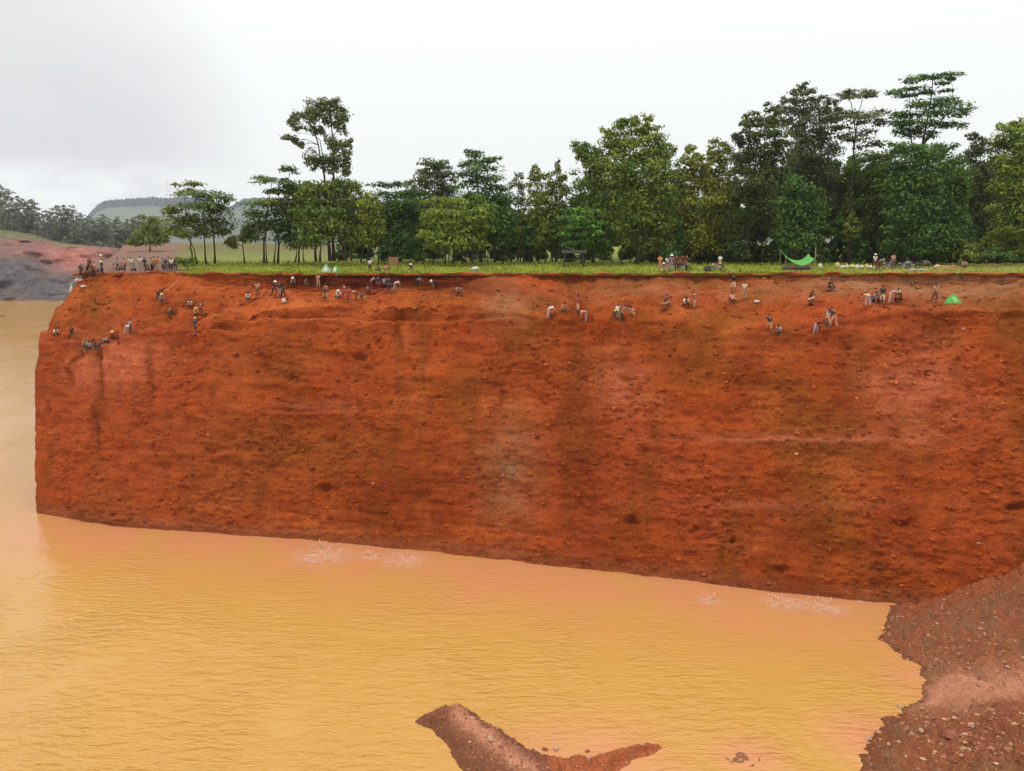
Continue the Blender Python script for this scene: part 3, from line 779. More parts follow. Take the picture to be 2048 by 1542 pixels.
spit, sx_, sy_, szz, sd_ = mud('mud_spit', SPIT, 28, -6.5, 10.5, 34, 49, .08, spit_z, spit_t, .16)
SUB = [(1435, 1508), (1470, 1500), (1510, 1507), (1535, 1520), (1500, 1532), (1450, 1524)]
mud('mud_shoal', SUB, 6, 9, 16, 37, 44, .08, lambda d, u, v, p: np.maximum(.07 * d + .09 * fbm(p * 2.0, 3, 451) - .03, -.05), lambda d, u, v, p, z: np.ones(p.shape) * np.array([.24, .105, .05]), .25)
SUB2 = [(1585, 1500), (1630, 1503), (1650, 1512), (1615, 1516)]
mud('mud_shoal', SUB2, 4, 12, 20, 37, 44, .08, lambda d, u, v, p: np.maximum(.03 * d + .06 * fbm(p * 2.2, 3, 457) - .032, -.05), lambda d, u, v, p, z: np.ones(p.shape) * np.array([.26, .12, .06]), .2)

# ------------------------------------------------------------------ loose stones and clods (nobody could count them)
ico_bm = bmesh.new(); bmesh.ops.create_icosphere(ico_bm, subdivisions=1, radius=1); ico_bm.verts.index_update()
ICO_V = np.array([v.co[:] for v in ico_bm.verts]); ICO_F = np.array([[v.index for v in f.verts] for f in ico_bm.faces]); ico_bm.free()
def stones(name, pts, rad, cols, mat, flat=.7):
    n = len(pts)
    V = np.repeat(ICO_V[None], n, 0) * (1 + .28 * rs.randn(n, len(ICO_V), 1).clip(-1.5, 1.5))
    s = rad[:, None] * np.stack([1 + .35 * rs.rand(n), 1 + .35 * rs.rand(n), flat * (0.7 + .5 * rs.rand(n))], -1)
    V = V * s[:, None, :]
    a = rs.rand(n) * 6.283; ca, sa = np.cos(a)[:, None], np.sin(a)[:, None]
    V = np.stack([V[..., 0] * ca - V[..., 1] * sa, V[..., 0] * sa + V[..., 1] * ca, V[..., 2]], -1) + np.asarray(pts)[:, None, :]
    Fc = (ICO_F[None] + (np.arange(n) * len(ICO_V))[:, None, None]).reshape(-1, 3)
    tc = np.repeat(cols[:, None, :], len(ICO_V), 1).reshape(-1, 3)
    return tag(link(name, mesh_np(name, V.reshape(-1, 3), Fc, False, tc), mat), kind='stuff')
M['stone'] = soil_mat('stone', .3, 14, .02, .8, 1.2, .85)
def bil(xs, ys, Z, x, y):
    i = np.clip(((y - ys[0]) / (ys[1] - ys[0])).astype(int), 0, Z.shape[0] - 1); j = np.clip(((x - xs[0]) / (xs[1] - xs[0])).astype(int), 0, Z.shape[1] - 1)
    return Z[i, j]
def stone_cols(n, base, pale=.2):
    c = np.array(base)[None] * (0.55 + .9 * rs.rand(n, 1))
    w = rs.rand(n) < pale
    c[w] = np.array([.42, .225, .135]) * (0.5 + .7 * rs.rand(w.sum(), 1))
    return c
n = 44000
x = rs.uniform(14, 56, n); y = rs.uniform(30, 65, n)
dd = bil(bx, by, bd, x, y); zz = bil(bx, by, bzz, x, y)
uu, vv = pix(np.stack([x, y, zz], -1))
dens = .22 + .75 * np.exp(-(((uu - 2000) / 190) ** 2 + ((vv - 1500) / 75) ** 2)) + .35 * np.exp(-((vv - 1270) / 50) ** 2) - .2 * np.exp(-((vv - 1385) / 35) ** 2)
k = (dd > .02) & (rs.rand(n) < dens) & (uu < 2200) & (vv < 1640)
pt = np.stack([x, y, zz], -1)[k]; r = (.035 + .105 * rs.rand(k.sum()) ** 3.2)
stones('gravel', pt, r, stone_cols(k.sum(), (.24, .10, .055), .26), M['stone'])
n = 5200
x = rs.uniform(-6, 10, n); y = rs.uniform(34, 48.5, n); dd = bil(sx_, sy_, sd_, x, y); zz = bil(sx_, sy_, szz, x, y)
k = (dd > .03) & (rs.rand(n) < .8); r = .025 + .06 * rs.rand(k.sum()) ** 3
stones('gravel', np.stack([x, y, zz], -1)[k], r, stone_cols(k.sum(), (.26, .10, .06), .17), M['stone'])
# clods hanging on the face
n = 12000
ii = rs.randint(8, 4 + nB + nA - 2, n); jj = rs.randint(NW, NC - 1, n)
pc = C[ii, jj] + nrm[ii, jj] * .01
cm = t_cl = CLIFF_T.reshape(NR, NC, 3)[ii, jj] * (0.58 + .60 * rs.rand(n, 1))
w = rs.rand(n) < .016 + .10 * np.exp(-(((U0[ii, jj] - 1830) / 130) ** 2 + ((V0[ii, jj] - 740) / 70) ** 2)) + .05 * np.exp(-(((U0[ii, jj] - 1250) / 70) ** 2 + ((V0[ii, jj] - 770) / 50) ** 2))
cm[w] = np.array([.52, .22, .13]) * (0.6 + .5 * rs.rand(w.sum(), 1))
stones('soil_clods', pc, (.04 + .19 * rs.rand(n) ** 4) * np.where(w, .62, 1), cm, M['stone'], .75)

# ------------------------------------------------------------------ grass
n = 26000
gu = rs.uniform(340, 2120, n); f = rs.rand(n) ** 1.6; f[:2600] = -.006 + .014 * rs.rand(2600)
y0 = ip(gu, (68, 101), (600, 98), (1100, 93), (1500, 89), (2048, 86), (2420, 85))
gy = y0 + .1 + f * 30
keep = rs.rand(n) < (1 - .75 * sstep(1620, 1750, gu)) * sstep(335, 400, gu)
gu, gy = gu[keep], gy[keep]; n = len(gu)
gx = (gu - CU) / F * gy; gz = zground(gu, gy) + .0
hgt = (.08 + .13 * rs.rand(n)) * (0.6 + .8 * np.clip(fbm(np.stack([gx, gy, 0 * gx], -1) * .3, 2, 501) + .5, 0, 1)) * (1 + .8 * (gy > 112))
a = rs.rand(n) * 3.14; wd = .05 + .07 * rs.rand(n)
lx = rs.randn(n) * .08; ly = rs.randn(n) * .08
b0 = np.stack([gx - np.cos(a) * wd, gy - np.sin(a) * wd, gz - .05], -1); b1 = np.stack([gx + np.cos(a) * wd, gy + np.sin(a) * wd, gz - .05], -1)
t1 = np.stack([gx + lx + np.cos(a) * wd * .3, gy + ly + np.sin(a) * wd * .3, gz + hgt], -1); t0 = np.stack([gx + lx - np.cos(a) * wd * .3, gy + ly - np.sin(a) * wd * .3, gz + hgt], -1)
GV = np.stack([b0, b1, t1, t0], 1).reshape(-1, 3)
tag(link('grass', mesh_np('grass', GV, np.arange(4 * n).reshape(n, 4), False), LEAF['grass']), kind='stuff')
# ------------------------------------------------------------------ trees
def leaves(cl, leaf, dens, flat):
    """cl: list of (centre xyz, radii xyz); returns quads of leaf sprays gathered in clumps"""
    VV = []
    for (c, r) in cl:
        c = np.array(c); r = np.array(r)
        N = int(dens * 3.9 * math.pi * r[0] * r[2] / (leaf * leaf)) + 25
        K = max(6, int(N / 44))
        d = rs.randn(K, 3); d /= np.linalg.norm(d, axis=1, keepdims=True)
        if flat: d[:, 2] = np.abs(d[:, 2]) * 1.0 - .25
        sub = c + d * r * (0.35 + .62 * rs.rand(K, 1) ** .6)
        k = rs.randint(0, K, N)
        spread = np.minimum(.25 * r, 0.55 + .08 * r) if not flat else np.array([.26, .26, .30]) * r
        off = rs.randn(N, 3).clip(-1.9, 1.9); q = sub[k] + off * spread
        up = np.array([0, 0, 1.0])
        nn = rs.randn(N, 3) * (0.42 if not flat else .3) + up * (.62 if not flat else .9) + off * (.55 if not flat else .25) + d[k] * .2
        nn /= np.linalg.norm(nn, axis=1, keepdims=True)
        t = np.cross(nn, rs.randn(N, 3)); t /= np.linalg.norm(t, axis=1, keepdims=True) + 1e-9
        b = np.cross(nn, t)
        s = leaf * (0.55 + .8 * rs.rand(N, 1)); w = s * (.42 + .25 * rs.rand(N, 1))
        droop = nn * s * .18
        VV.append(np.stack([q - t * s, q - b * w - droop * 0, q + t * s - droop, q + b * w], 1))
    return np.concatenate(VV).reshape(-1, 3)

def crown_mesh(cl, leaf, dens, flat):
    V = leaves(cl, leaf, dens, flat)
    return mesh_np('crown', V, np.arange(len(V)).reshape(-1, 4), False)

def trunk_mb(paths, cl, rbase, limbs=True, maxl=40):
    mb = MB(); joints = []
    for pth, rr in paths:
        pts = []
        for i in range(len(pth) - 1):
            a, c = np.array(pth[i]), np.array(pth[i + 1])
            for k in range(3): pts.append(a + (c - a) * k / 3.0)
        pts.append(np.array(pth[-1])); n = len(pts)
        for i in range(1, n - 1): pts[i] = pts[i] + rs.randn(3) * rr * .35
        rr *= .62
        rad = [rr * (1.35 if i == 0 else 1.0) * (1 - .78 * i / (n - 1)) for i in range(n)]
        mb.tube(pts, rad, 8)
        joints += [(pts[i], rad[i]) for i in range(n // 3, n)]
    if limbs:
        for (c, r) in cl[:maxl]:
            c = np.array(c); cand = [(np.linalg.norm((c - p) * np.array([1, 1, 1.0])) + 1.2 * max(0, p[2] - c[2] + .5 * r[2]), p, ra) for p, ra in joints]
            dd, p, ra = min(cand, key=lambda q: q[0])
            tip = c + np.array([0, 0, -.1]) * r
            mid = p + (tip - p) * .55 + np.array([0, 0, .12 * dd])
            rl = max(.03, min(ra * .6, .022 * dd + .03))
            mb.tube([p, mid, tip], [rl, rl * .7, rl * .3], 5, False)
            for s in (-1, 1):
                e = c + np.array([s * .6 * r[0], rs.uniform(-.5, .5) * r[1], .1 * r[2]])
                mb.tube([mid, (mid + e) / 2 + rs.randn(3) * .08, e], [rl * .5, rl * .35, rl * .15], 4, False)
    return mb

def tree(name, label, cat, Y, bu, trunks, clumps, leafk, flat=False, dens=1.0, leaf=.24, bark='bark', group=None, depth=.85):
    """clumps and trunks are given where the photo shows them and set at the tree's own depth"""
    k = Y / F
    base = np.array([(bu - CU) / F * Y, Y, float(zground(bu, Y)) - .05])
    ex = lambda u, v: P(u, v, Y) - base
    cl = []
    for cdef in clumps:
        u, v, ru, rv = cdef[:4]
        c = ex(u, v); c[1] += rs.uniform(-.7, .7) * max(ru * k, 1.2) * depth
        ru *= 1.12; rv *= 1.22 if flat else 1.22
        cl.append((c, (ru * k, max(ru * k * depth, 1.0), rv * k)))
    paths = []
    for tr in trunks:
        pts = [ex(u, v) for (u, v) in tr[1:]]
        paths.append((pts, tr[0] * k))
    root = empty(name, base)
    tag(root, label, cat, group)
    trunk_mb(paths, cl, 1, True).build('trunk', M[bark], root, True)
    link('crown', crown_mesh(cl, leaf, dens, flat), LEAF[leafk], root)
    return root

T = []
def tr(*a, **k): T.append(tree(*a, **k))
tr('flat_topped_tree', 'small olive tree with a separate flat tuft above its crown, leftmost on the clifftop', 'tree', 112, 388,
   [(3.2, (388, 528), (382, 495), (372, 455), (368, 372)), (2.6, (394, 528), (388, 500), (374, 468))],
   [(368, 368, 30, 6), (374, 384, 14, 6), (345, 422, 20, 12), (356, 445, 30, 14), (340, 462, 18, 14), (362, 470, 26, 12)], 'olive', True)
tr('flat_topped_tree', 'wide flat-topped tree with slanting bare trunks, second on the left clifftop', 'tree', 113, 412,
   [(3, (412, 528), (409, 480), (406, 400)), (3.4, (430, 527), (426, 470), (420, 400))],
   [(405, 390, 44, 8), (428, 398, 32, 10), (410, 415, 46, 12), (438, 424, 22, 14), (392, 440, 30, 14), (425, 448, 34, 16), (448, 462, 16, 10), (405, 466, 34, 12)], 'mid', True)
tr('small_tree', 'small round low tree standing in the open between two flat-topped groups on the left', 'tree', 116, 487,
   [(2.4, (489, 526), (486, 492), (487, 465))], [(487, 462, 20, 13), (478, 480, 17, 11), (500, 477, 15, 12), (465, 486, 12, 10)], 'olive')
tr('layered_tree', 'layered tree with two flat tufts on a thin stem, left of the tall twin tree', 'tree', 114, 528,
   [(3.4, (528, 526), (530, 470), (538, 400), (545, 362)), (2.2, (534, 526), (530, 470))],
   [(519, 357, 24, 6), (548, 365, 32, 7), (545, 385, 22, 6), (540, 409, 40, 9), (528, 430, 30, 11), (520, 455, 28, 16), (515, 475, 20, 12)], 'mid', True)
tr('layered_tree', 'layered dark tree with a small round cap, just left of the tall twin tree', 'tree', 116, 556,
   [(3.4, (556, 526), (558, 470), (570, 400), (580, 345)), (2.4, (548, 526), (553, 470))],
   [(580, 342, 21, 8), (574, 362, 14, 6), (575, 382, 28, 12), (562, 408, 30, 10), (562, 430, 36, 12), (558, 455, 34, 16), (570, 475, 26, 12)], 'deep', True)
tr('leafy_tree', 'rounded green tree with three thin trunks, left foot of the tall twin tree', 'tree', 115, 598,
   [(3, (598, 525), (600, 470), (606, 390)), (2.4, (590, 525), (598, 480)), (2.2, (608, 525), (604, 480))],
   [(608, 376, 30, 12), (590, 396, 26, 14), (622, 400, 26, 16), (602, 420, 40, 16), (590, 446, 32, 18), (615, 455, 30, 18), (602, 476, 36, 14)], 'mid')
tr('tall_tree', 'tall airy tree with two slender stems towering alone above the left wood', 'tree', 113, 664,
   [(5, (660, 522), (655, 440), (648, 350), (636, 290), (624, 215)), (5, (668, 522), (668, 420), (668, 340), (664, 270), (662, 205)), (2, (650, 345), (640, 280), (606, 250))],
   [(627, 212, 16, 13), (659, 200, 17, 8), (655, 212, 16, 9), (680, 212, 13, 9), (668, 228, 24, 12), (684, 238, 12, 9), (611, 238, 20, 11), (588, 240, 11, 8), (632, 234, 17, 13), (596, 252, 12, 7), (626, 260, 16, 9), (663, 245, 16, 11), (682, 260, 8, 9), (580, 273, 17, 6), (592, 278, 10, 7), (606, 290, 9, 7), (640, 262, 8, 7), (663, 286, 14, 12), (682, 294, 17, 11), (699, 288, 8, 9), (698, 308, 8, 8), (632, 314, 17, 13), (629, 330, 14, 11), (656, 322, 14, 12), (674, 316, 18, 15), (684, 332, 15, 12), (690, 347, 9, 9), (662, 340, 12, 8)],
   'grey', dens=.95, bark='bark', leaf=.2, depth=1.1)
tr('leafy_tree', 'dense green tree filling the base of the tall twin tree', 'tree', 112, 634,
   [(4, (632, 524), (634, 460), (640, 390)), (3.4, (640, 524), (642, 470))],
   [(640, 372, 34, 13), (668, 372, 30, 12), (622, 392, 26, 13), (655, 395, 38, 16), (640, 418, 42, 18), (676, 418, 26, 16), (632, 446, 40, 18), (660, 452, 32, 16), (640, 474, 38, 14)], 'mid')
tr('leafy_tree', 'brownish green tree with pale trunks on the right flank of the tall twin tree', 'tree', 115, 696,
   [(4, (690, 522), (690, 450), (690, 380)), (3, (702, 522), (700, 460))],
   [(690, 368, 22, 12), (708, 388, 20, 13), (688, 398, 28, 16), (700, 425, 30, 16), (686, 448, 30, 18), (708, 466, 26, 16)], 'olive', bark='bark_pale')
tr('leafy_tree', 'pale yellow green bushy tree right of the tall twin tree', 'tree', 113, 736,
   [(3, (735, 524), (737, 470), (740, 400)), (2.4, (722, 524), (730, 470))],
   [(738, 396, 13, 9), (730, 410, 16, 9), (752, 414, 14, 11), (742, 428, 26, 14), (728, 446, 24, 14), (750, 452, 20, 16), (736, 474, 30, 16)], 'lime')
tr('dark_green_tree', 'deep green wide tree with ragged flat top behind the two people on the grass', 'tree', 116, 790,
   [(4.4, (786, 524), (788, 460), (790, 370)), (3, (800, 524), (795, 470))],
   [(764, 371, 22, 6), (796, 373, 20, 6), (782, 388, 46, 9), (820, 386, 20, 9), (768, 406, 30, 11), (806, 408, 38, 12), (780, 428, 40, 14), (818, 432, 26, 16), (790, 452, 46, 16), (770, 474, 28, 14), (808, 478, 32, 14)], 'deep', True)
tr('grey_green_tree', 'grey green domed tree rising behind the yellow bush, left of the dark spired one', 'tree', 132, 868,
   [(4.4, (868, 519), (870, 440), (868, 330))],
   [(866, 325, 26, 7), (884, 330, 16, 7), (858, 340, 24, 8), (885, 345, 22, 9), (870, 356, 32, 9), (838, 366, 26, 9), (895, 368, 18, 10), (862, 380, 44, 13), (830, 390, 24, 12), (880, 404, 36, 16), (846, 418, 34, 16), (874, 440, 40, 18)], 'grey')
tr('dark_green_tree', 'dark green spired tree with one flat branch reaching right, centre of the wood', 'tree', 116, 962,
   [(5, (962, 524), (960, 440), (952, 310)), (3, (990, 524), (985, 440))],
   [(944, 305, 17, 7), (958, 312, 20, 7), (994, 319, 20, 4), (972, 322, 26, 6), (944, 330, 28, 8), (972, 340, 32, 9), (938, 352, 26, 9), (980, 358, 32, 9), (950, 370, 36, 11), (1000, 376, 22, 10), (970, 392, 46, 13), (1004, 402, 24, 14), (938, 402, 28, 13), (985, 424, 40, 17), (1008, 440, 18, 16), (968, 455, 44, 18), (995, 476, 26, 14)], 'deep', True)
tr('spreading_bush_tree', 'yellow green low spreading tree in front of the wood above the white sacks', 'tree', 110, 912,
   [(3.6, (905, 527), (908, 490), (900, 430)), (3, (925, 527), (925, 480)), (2.6, (890, 527), (896, 480)), (2.4, (945, 527), (940, 480))],
   [(876, 408, 26, 9), (905, 402, 24, 8), (942, 400, 22, 8), (964, 412, 18, 12), (890, 424, 42, 13), (932, 428, 40, 14), (862, 432, 18, 12), (905, 450, 52, 16), (948, 456, 32, 16), (872, 462, 28, 14), (910, 478, 52, 16), (950, 482, 26, 12), (880, 490, 28, 10)], 'yg')
tr('sparse_tree', 'thin sparse tree with sky showing through, right of the dark spired tree', 'tree', 122, 1036,
   [(2.6, (1036, 522), (1036, 440), (1038, 345))],
   [(1038, 348, 8, 8), (1030, 368, 14, 10), (1047, 380, 13, 10), (1028, 398, 16, 12), (1046, 412, 15, 12), (1026, 432, 20, 14), (1046, 446, 18, 14), (1034, 470, 24, 14)], 'grey', dens=.5, leaf=.2)
tr('slender_tree', 'slender olive tree with a pointed tip, left one of a close pair in mid wood', 'tree', 120, 1074,
   [(3, (1074, 522), (1074, 440), (1074, 340))],
   [(1071, 340, 9, 9), (1080, 352, 14, 10), (1068, 364, 16, 10), (1080, 380, 20, 12), (1066, 396, 22, 13), (1084, 412, 22, 14), (1070, 434, 28, 16), (1082, 458, 26, 16), (1068, 476, 24, 12)], 'olive', dens=.8)
tr('slender_tree', 'slender olive tree with a pointed tip, right one of a close pair in mid wood', 'tree', 118, 1112,
   [(3, (1112, 523), (1112, 440), (1114, 335))],
   [(1118, 334, 7, 10), (1112, 350, 16, 10), (1124, 362, 12, 9), (1106, 372, 20, 12), (1120, 386, 20, 12), (1102, 402, 24, 14), (1122, 418, 22, 14), (1106, 440, 30, 16), (1118, 464, 28, 16)], 'olive', dens=.85)
tr('leafy_tree', 'dark rounded tree against the left flank of the biggest yellow green tree', 'tree', 116, 1186,
   [(4.6, (1186, 525), (1184, 440), (1178, 300))],
   [(1162, 290, 18, 8), (1176, 298, 18, 9), (1158, 306, 13, 10), (1186, 312, 22, 11), (1172, 324, 20, 11), (1198, 330, 26, 13), (1178, 346, 30, 13), (1202, 362, 28, 14), (1180, 378, 34, 16), (1170, 402, 28, 14), (1200, 408, 32, 18), (1182, 436, 34, 16), (1206, 460, 30, 18), (1190, 486, 32, 14)], 'mid')
tr('layered_tree', 'small bright green layered tree beside the wooden shelter', 'tree', 110, 1163,
   [(2.4, (1163, 527), (1164, 480), (1165, 420))],
   [(1166, 422, 30, 6), (1150, 437, 26, 6), (1185, 445, 27, 6), (1160, 455, 34, 7), (1140, 470, 20, 6), (1180, 468, 24, 6), (1158, 487, 30, 6)], 'bright', True)
tr('big_tree', 'biggest yellow green tree, feathery topped, mid wood', 'tree', 114, 1272,
   [(6, (1272, 528), (1272, 470), (1270, 400), (1262, 250)), (4, (1276, 440), (1298, 340), (1296, 245))],
   [(1214, 262, 13, 7), (1250, 246, 22, 9), (1264, 240, 14, 7), (1294, 240, 11, 9), (1262, 258, 32, 10), (1300, 258, 22, 10), (1232, 276, 28, 11), (1272, 278, 36, 12), (1310, 286, 28, 14), (1225, 298, 28, 14), (1262, 302, 38, 15), (1298, 314, 34, 16), (1236, 326, 38, 16), (1280, 336, 42, 18), (1318, 342, 28, 18), (1244, 358, 42, 18), (1290, 372, 48, 20), (1322, 386, 26, 20), (1250, 396, 42, 20), (1296, 412, 46, 20), (1262, 436, 40, 20), (1310, 444, 38, 20), (1284, 474, 42, 20), (1322, 484, 28, 16), (1258, 476, 24, 16)], 'yg')
tr('sparse_tree', 'thin see-through tree in the gap right of the biggest yellow green tree', 'tree', 118, 1342,
   [(3, (1340, 524), (1340, 440), (1338, 300))],
   [(1324, 300, 14, 12), (1344, 296, 8, 10), (1334, 316, 15, 11), (1326, 334, 15, 12), (1348, 340, 16, 14), (1336, 362, 22, 15), (1354, 382, 20, 15), (1338, 404, 26, 17), (1352, 430, 26, 17), (1338, 458, 28, 17), (1350, 484, 26, 14)], 'olive', dens=.7)
tr('leafy_tree', 'golden olive tree, left one of the two yellowish trees before the dark wood', 'tree', 117, 1388,
   [(4, (1388, 524), (1388, 440), (1388, 310))],
   [(1382, 300, 13, 8), (1396, 312, 16, 9), (1380, 322, 18, 11), (1398, 334, 24, 12), (1378, 350, 26, 13), (1404, 364, 28, 14), (1384, 382, 34, 15), (1400, 404, 34, 16), (1380, 428, 34, 16), (1404, 448, 34, 18), (1386, 474, 36, 18), (1410, 490, 30, 14)], 'yellow')
tr('leafy_tree', 'golden olive tree, right one of the two yellowish trees before the dark wood', 'tree', 120, 1438,
   [(4, (1438, 524), (1438, 440), (1438, 300))],
   [(1434, 288, 16, 8), (1446, 300, 16, 10), (1428, 308, 14, 10), (1442, 322, 22, 12), (1426, 338, 20, 13), (1446, 352, 24, 14), (1430, 372, 28, 15), (1448, 394, 28, 16), (1430, 416, 30, 17), (1446, 442, 32, 18), (1432, 470, 34, 18)], 'yellow')
tr('big_dark_tree', 'dark many-domed tree with a straight bare trunk, left shoulder of the tall right wood', 'tree', 115, 1498,
   [(6, (1497, 527), (1497, 460), (1500, 380), (1530, 230)), (3.6, (1500, 380), (1500, 300), (1502, 235))],
   [(1537, 217, 16, 8), (1548, 228, 16, 8), (1504, 234, 16, 8), (1524, 242, 24, 10), (1552, 248, 18, 10), (1496, 254, 18, 9), (1472, 274, 11, 6), (1518, 266, 30, 12), (1548, 276, 26, 12), (1490, 280, 22, 12), (1524, 298, 34, 14), (1494, 308, 30, 14), (1554, 312, 28, 15), (1514, 332, 34, 15), (1484, 340, 22, 13), (1546, 350, 32, 16), (1504, 366, 36, 16), (1532, 386, 34, 16), (1486, 392, 28, 15), (1520, 416, 36, 16), (1548, 430, 26, 16), (1480, 430, 22, 12)], 'dark')
tr('tall_tree', 'tall brown green tree with a speckled airy top, tallest of the dark right-hand trees', 'tree', 124, 1608,
   [(5.5, (1604, 524), (1604, 420), (1606, 320), (1606, 180)), (3.5, (1622, 524), (1630, 400), (1645, 280), (1652, 210))],
   [(1606, 173, 13, 7), (1598, 184, 16, 7), (1622, 186, 15, 7), (1580, 198, 15, 7), (1606, 198, 20, 8), (1634, 198, 16, 8), (1660, 206, 13, 7), (1584, 214, 20, 9), (1614, 214, 24, 9), (1644, 216, 22, 9), (1670, 226, 11, 8), (1598, 230, 26, 10), (1632, 232, 26, 10), (1660, 240, 20, 10), (1580, 244, 18, 10), (1614, 250, 30, 11), (1648, 258, 28, 12), (1590, 270, 26, 12), (1626, 276, 32, 13), (1664, 280, 22, 13), (1602, 296, 32, 14), (1644, 304, 34, 15), (1612, 326, 36, 15), (1660, 334, 28, 15), (1590, 350, 28, 16), (1632, 358, 36, 17), (1668, 372, 22, 16), (1606, 388, 34, 16), (1650, 400, 36, 18)], 'grey', dens=.8, leaf=.22)
tr('broadleaf_tree', 'fresh dark green bushy tree right above the green tarpaulin', 'tree', 109, 1604,
   [(3.6, (1604, 528), (1604, 480), (1602, 380))],
   [(1600, 362, 22, 10), (1586, 374, 22, 11), (1616, 380, 22, 12), (1594, 394, 30, 13), (1624, 402, 22, 13), (1576, 412, 26, 14), (1606, 420, 34, 15), (1634, 428, 18, 15), (1584, 442, 34, 16), (1620, 452, 28, 15), (1594, 472, 40, 15), (1632, 478, 18, 13), (1576, 488, 26, 12)], 'deep')
tr('umbrella_tree', 'slim umbrella tree with a high double tuft, left of the tallest umbrella tree', 'tree', 117, 1704,
   [(4.4, (1698, 526), (1702, 430), (1708, 330), (1708, 235), (1696, 192)), (2.6, (1708, 300), (1716, 240), (1726, 188))],
   [(1690, 190, 18, 6), (1700, 184, 14, 5), (1726, 186, 24, 7), (1738, 190, 14, 5), (1714, 196, 26, 5), (1688, 231, 28, 6), (1725, 228, 32, 6), (1708, 240, 44, 7), (1746, 244, 26, 6), (1682, 256, 22, 6), (1728, 264, 28, 6), (1700, 282, 28, 7), (1735, 292, 24, 7)], 'grey', True)
tr('umbrella_tree', 'tallest umbrella tree on the right with tiers of flat foliage against the sky', 'tree', 116, 1830,
   [(6.5, (1829, 527), (1830, 440), (1834, 340), (1852, 260), (1866, 152)), (3.5, (1834, 340), (1820, 280), (1818, 182)), (3, (1846, 290), (1890, 230), (1906, 200))],
   [(1862, 150, 30, 5), (1888, 153, 24, 5), (1842, 157, 18, 5), (1822, 163, 18, 5), (1884, 167, 16, 5), (1902, 160, 10, 4), (1890, 182, 12, 4), (1795, 184, 22, 4), (1830, 178, 30, 6), (1852, 186, 20, 5), (1815, 190, 26, 5), (1862, 203, 34, 7), (1886, 212, 34, 7), (1840, 214, 30, 7), (1904, 224, 32, 6), (1812, 228, 34, 7), (1862, 230, 48, 8), (1924, 227, 13, 5), (1788, 243, 36, 7), (1830, 248, 44, 8), (1872, 252, 34, 7), (1905, 252, 16, 6), (1804, 264, 30, 8), (1850, 268, 34, 9)], 'deep', True)
tr('ivy_draped_tree', 'massive green tree with foliage draped like a curtain down its right side', 'tree', 111, 1850,
   [(6, (1832, 528), (1840, 440), (1850, 320)), (5, (1868, 528), (1868, 440), (1870, 330))],
   [(1800, 296, 36, 10), (1850, 298, 46, 12), (1900, 290, 20, 10), (1828, 318, 50, 15), (1888, 320, 38, 16), (1786, 334, 26, 12), (1850, 346, 56, 18), (1904, 352, 30, 20), (1806, 364, 44, 18), (1866, 378, 52, 20), (1918, 388, 20, 24), (1826, 402, 54, 20), (1886, 412, 44, 20), (1926, 428, 14, 26), (1796, 430, 40, 18), (1850, 440, 56, 20), (1904, 450, 32, 24), (1820, 464, 50, 18), (1878, 474, 48, 20), (1926, 478, 14, 24), (1794, 484, 32, 14), (1848, 494, 44, 14), (1908, 500, 26, 16)], 'deep')
tr('leafy_tree', 'dark tree in the gap between the curtain-draped tree and the right edge', 'tree', 124, 1962,
   [(4.5, (1962, 524), (1962, 430), (1958, 300))],
   [(1944, 272, 12, 6), (1952, 284, 18, 8), (1964, 300, 24, 11), (1946, 312, 22, 11), (1968, 326, 26, 13), (1950, 344, 26, 14), (1974, 360, 28, 15), (1954, 382, 32, 16), (1976, 404, 28, 16), (1956, 428, 34, 17), (1978, 452, 30, 16), (1956, 474, 36, 17), (1980, 492, 28, 14)], 'dark')
tr('leafy_tree', 'lighter green full tree cut off by the right edge', 'tree', 113, 2034,
   [(5, (2030, 527), (2032, 430), (2036, 270))],
   [(2010, 254, 18, 8), (2032, 248, 16, 8), (2052, 246, 18, 8), (2018, 270, 28, 11), (2048, 270, 28, 12), (2004, 288, 26, 12), (2034, 294, 32, 14), (2062, 298, 26, 14), (2010, 314, 32, 15), (2044, 322, 34, 16), (2018, 344, 34, 16), (2054, 354, 32, 17), (2014, 376, 36, 17), (2048, 388, 36, 18), (2016, 412, 36, 18), (2050, 424, 36, 18), (2018, 448, 36, 17), (2050, 460, 34, 17), (2022, 482, 36, 15), (2054, 490, 28, 14)], 'yg')
tr('leafy_tree', 'mid green tree in the shade under the slim umbrella tree', 'tree', 122, 1742,
   [(4, (1742, 525), (1742, 440), (1742, 330))],
   [(1738, 312, 28, 10), (1760, 322, 24, 12), (1724, 336, 26, 13), (1752, 350, 32, 15), (1732, 372, 32, 15), (1762, 388, 28, 15), (1738, 408, 36, 17), (1764, 428, 30, 16), (1736, 450, 36, 16), (1762, 470, 32, 15), (1738, 486, 32, 13)], 'mid')
tr('leafy_tree', 'hazy olive tree standing alone on the brown slope at left', 'tree', 205, 300,
   [(2.2, (300, 503), (300, 460))], [(298, 440, 16, 9), (310, 452, 18, 11), (288, 462, 20, 12), (306, 474, 24, 12), (280, 480, 16, 10), (322, 474, 14, 12), (268, 484, 14, 9)], 'olive', leaf=.34)

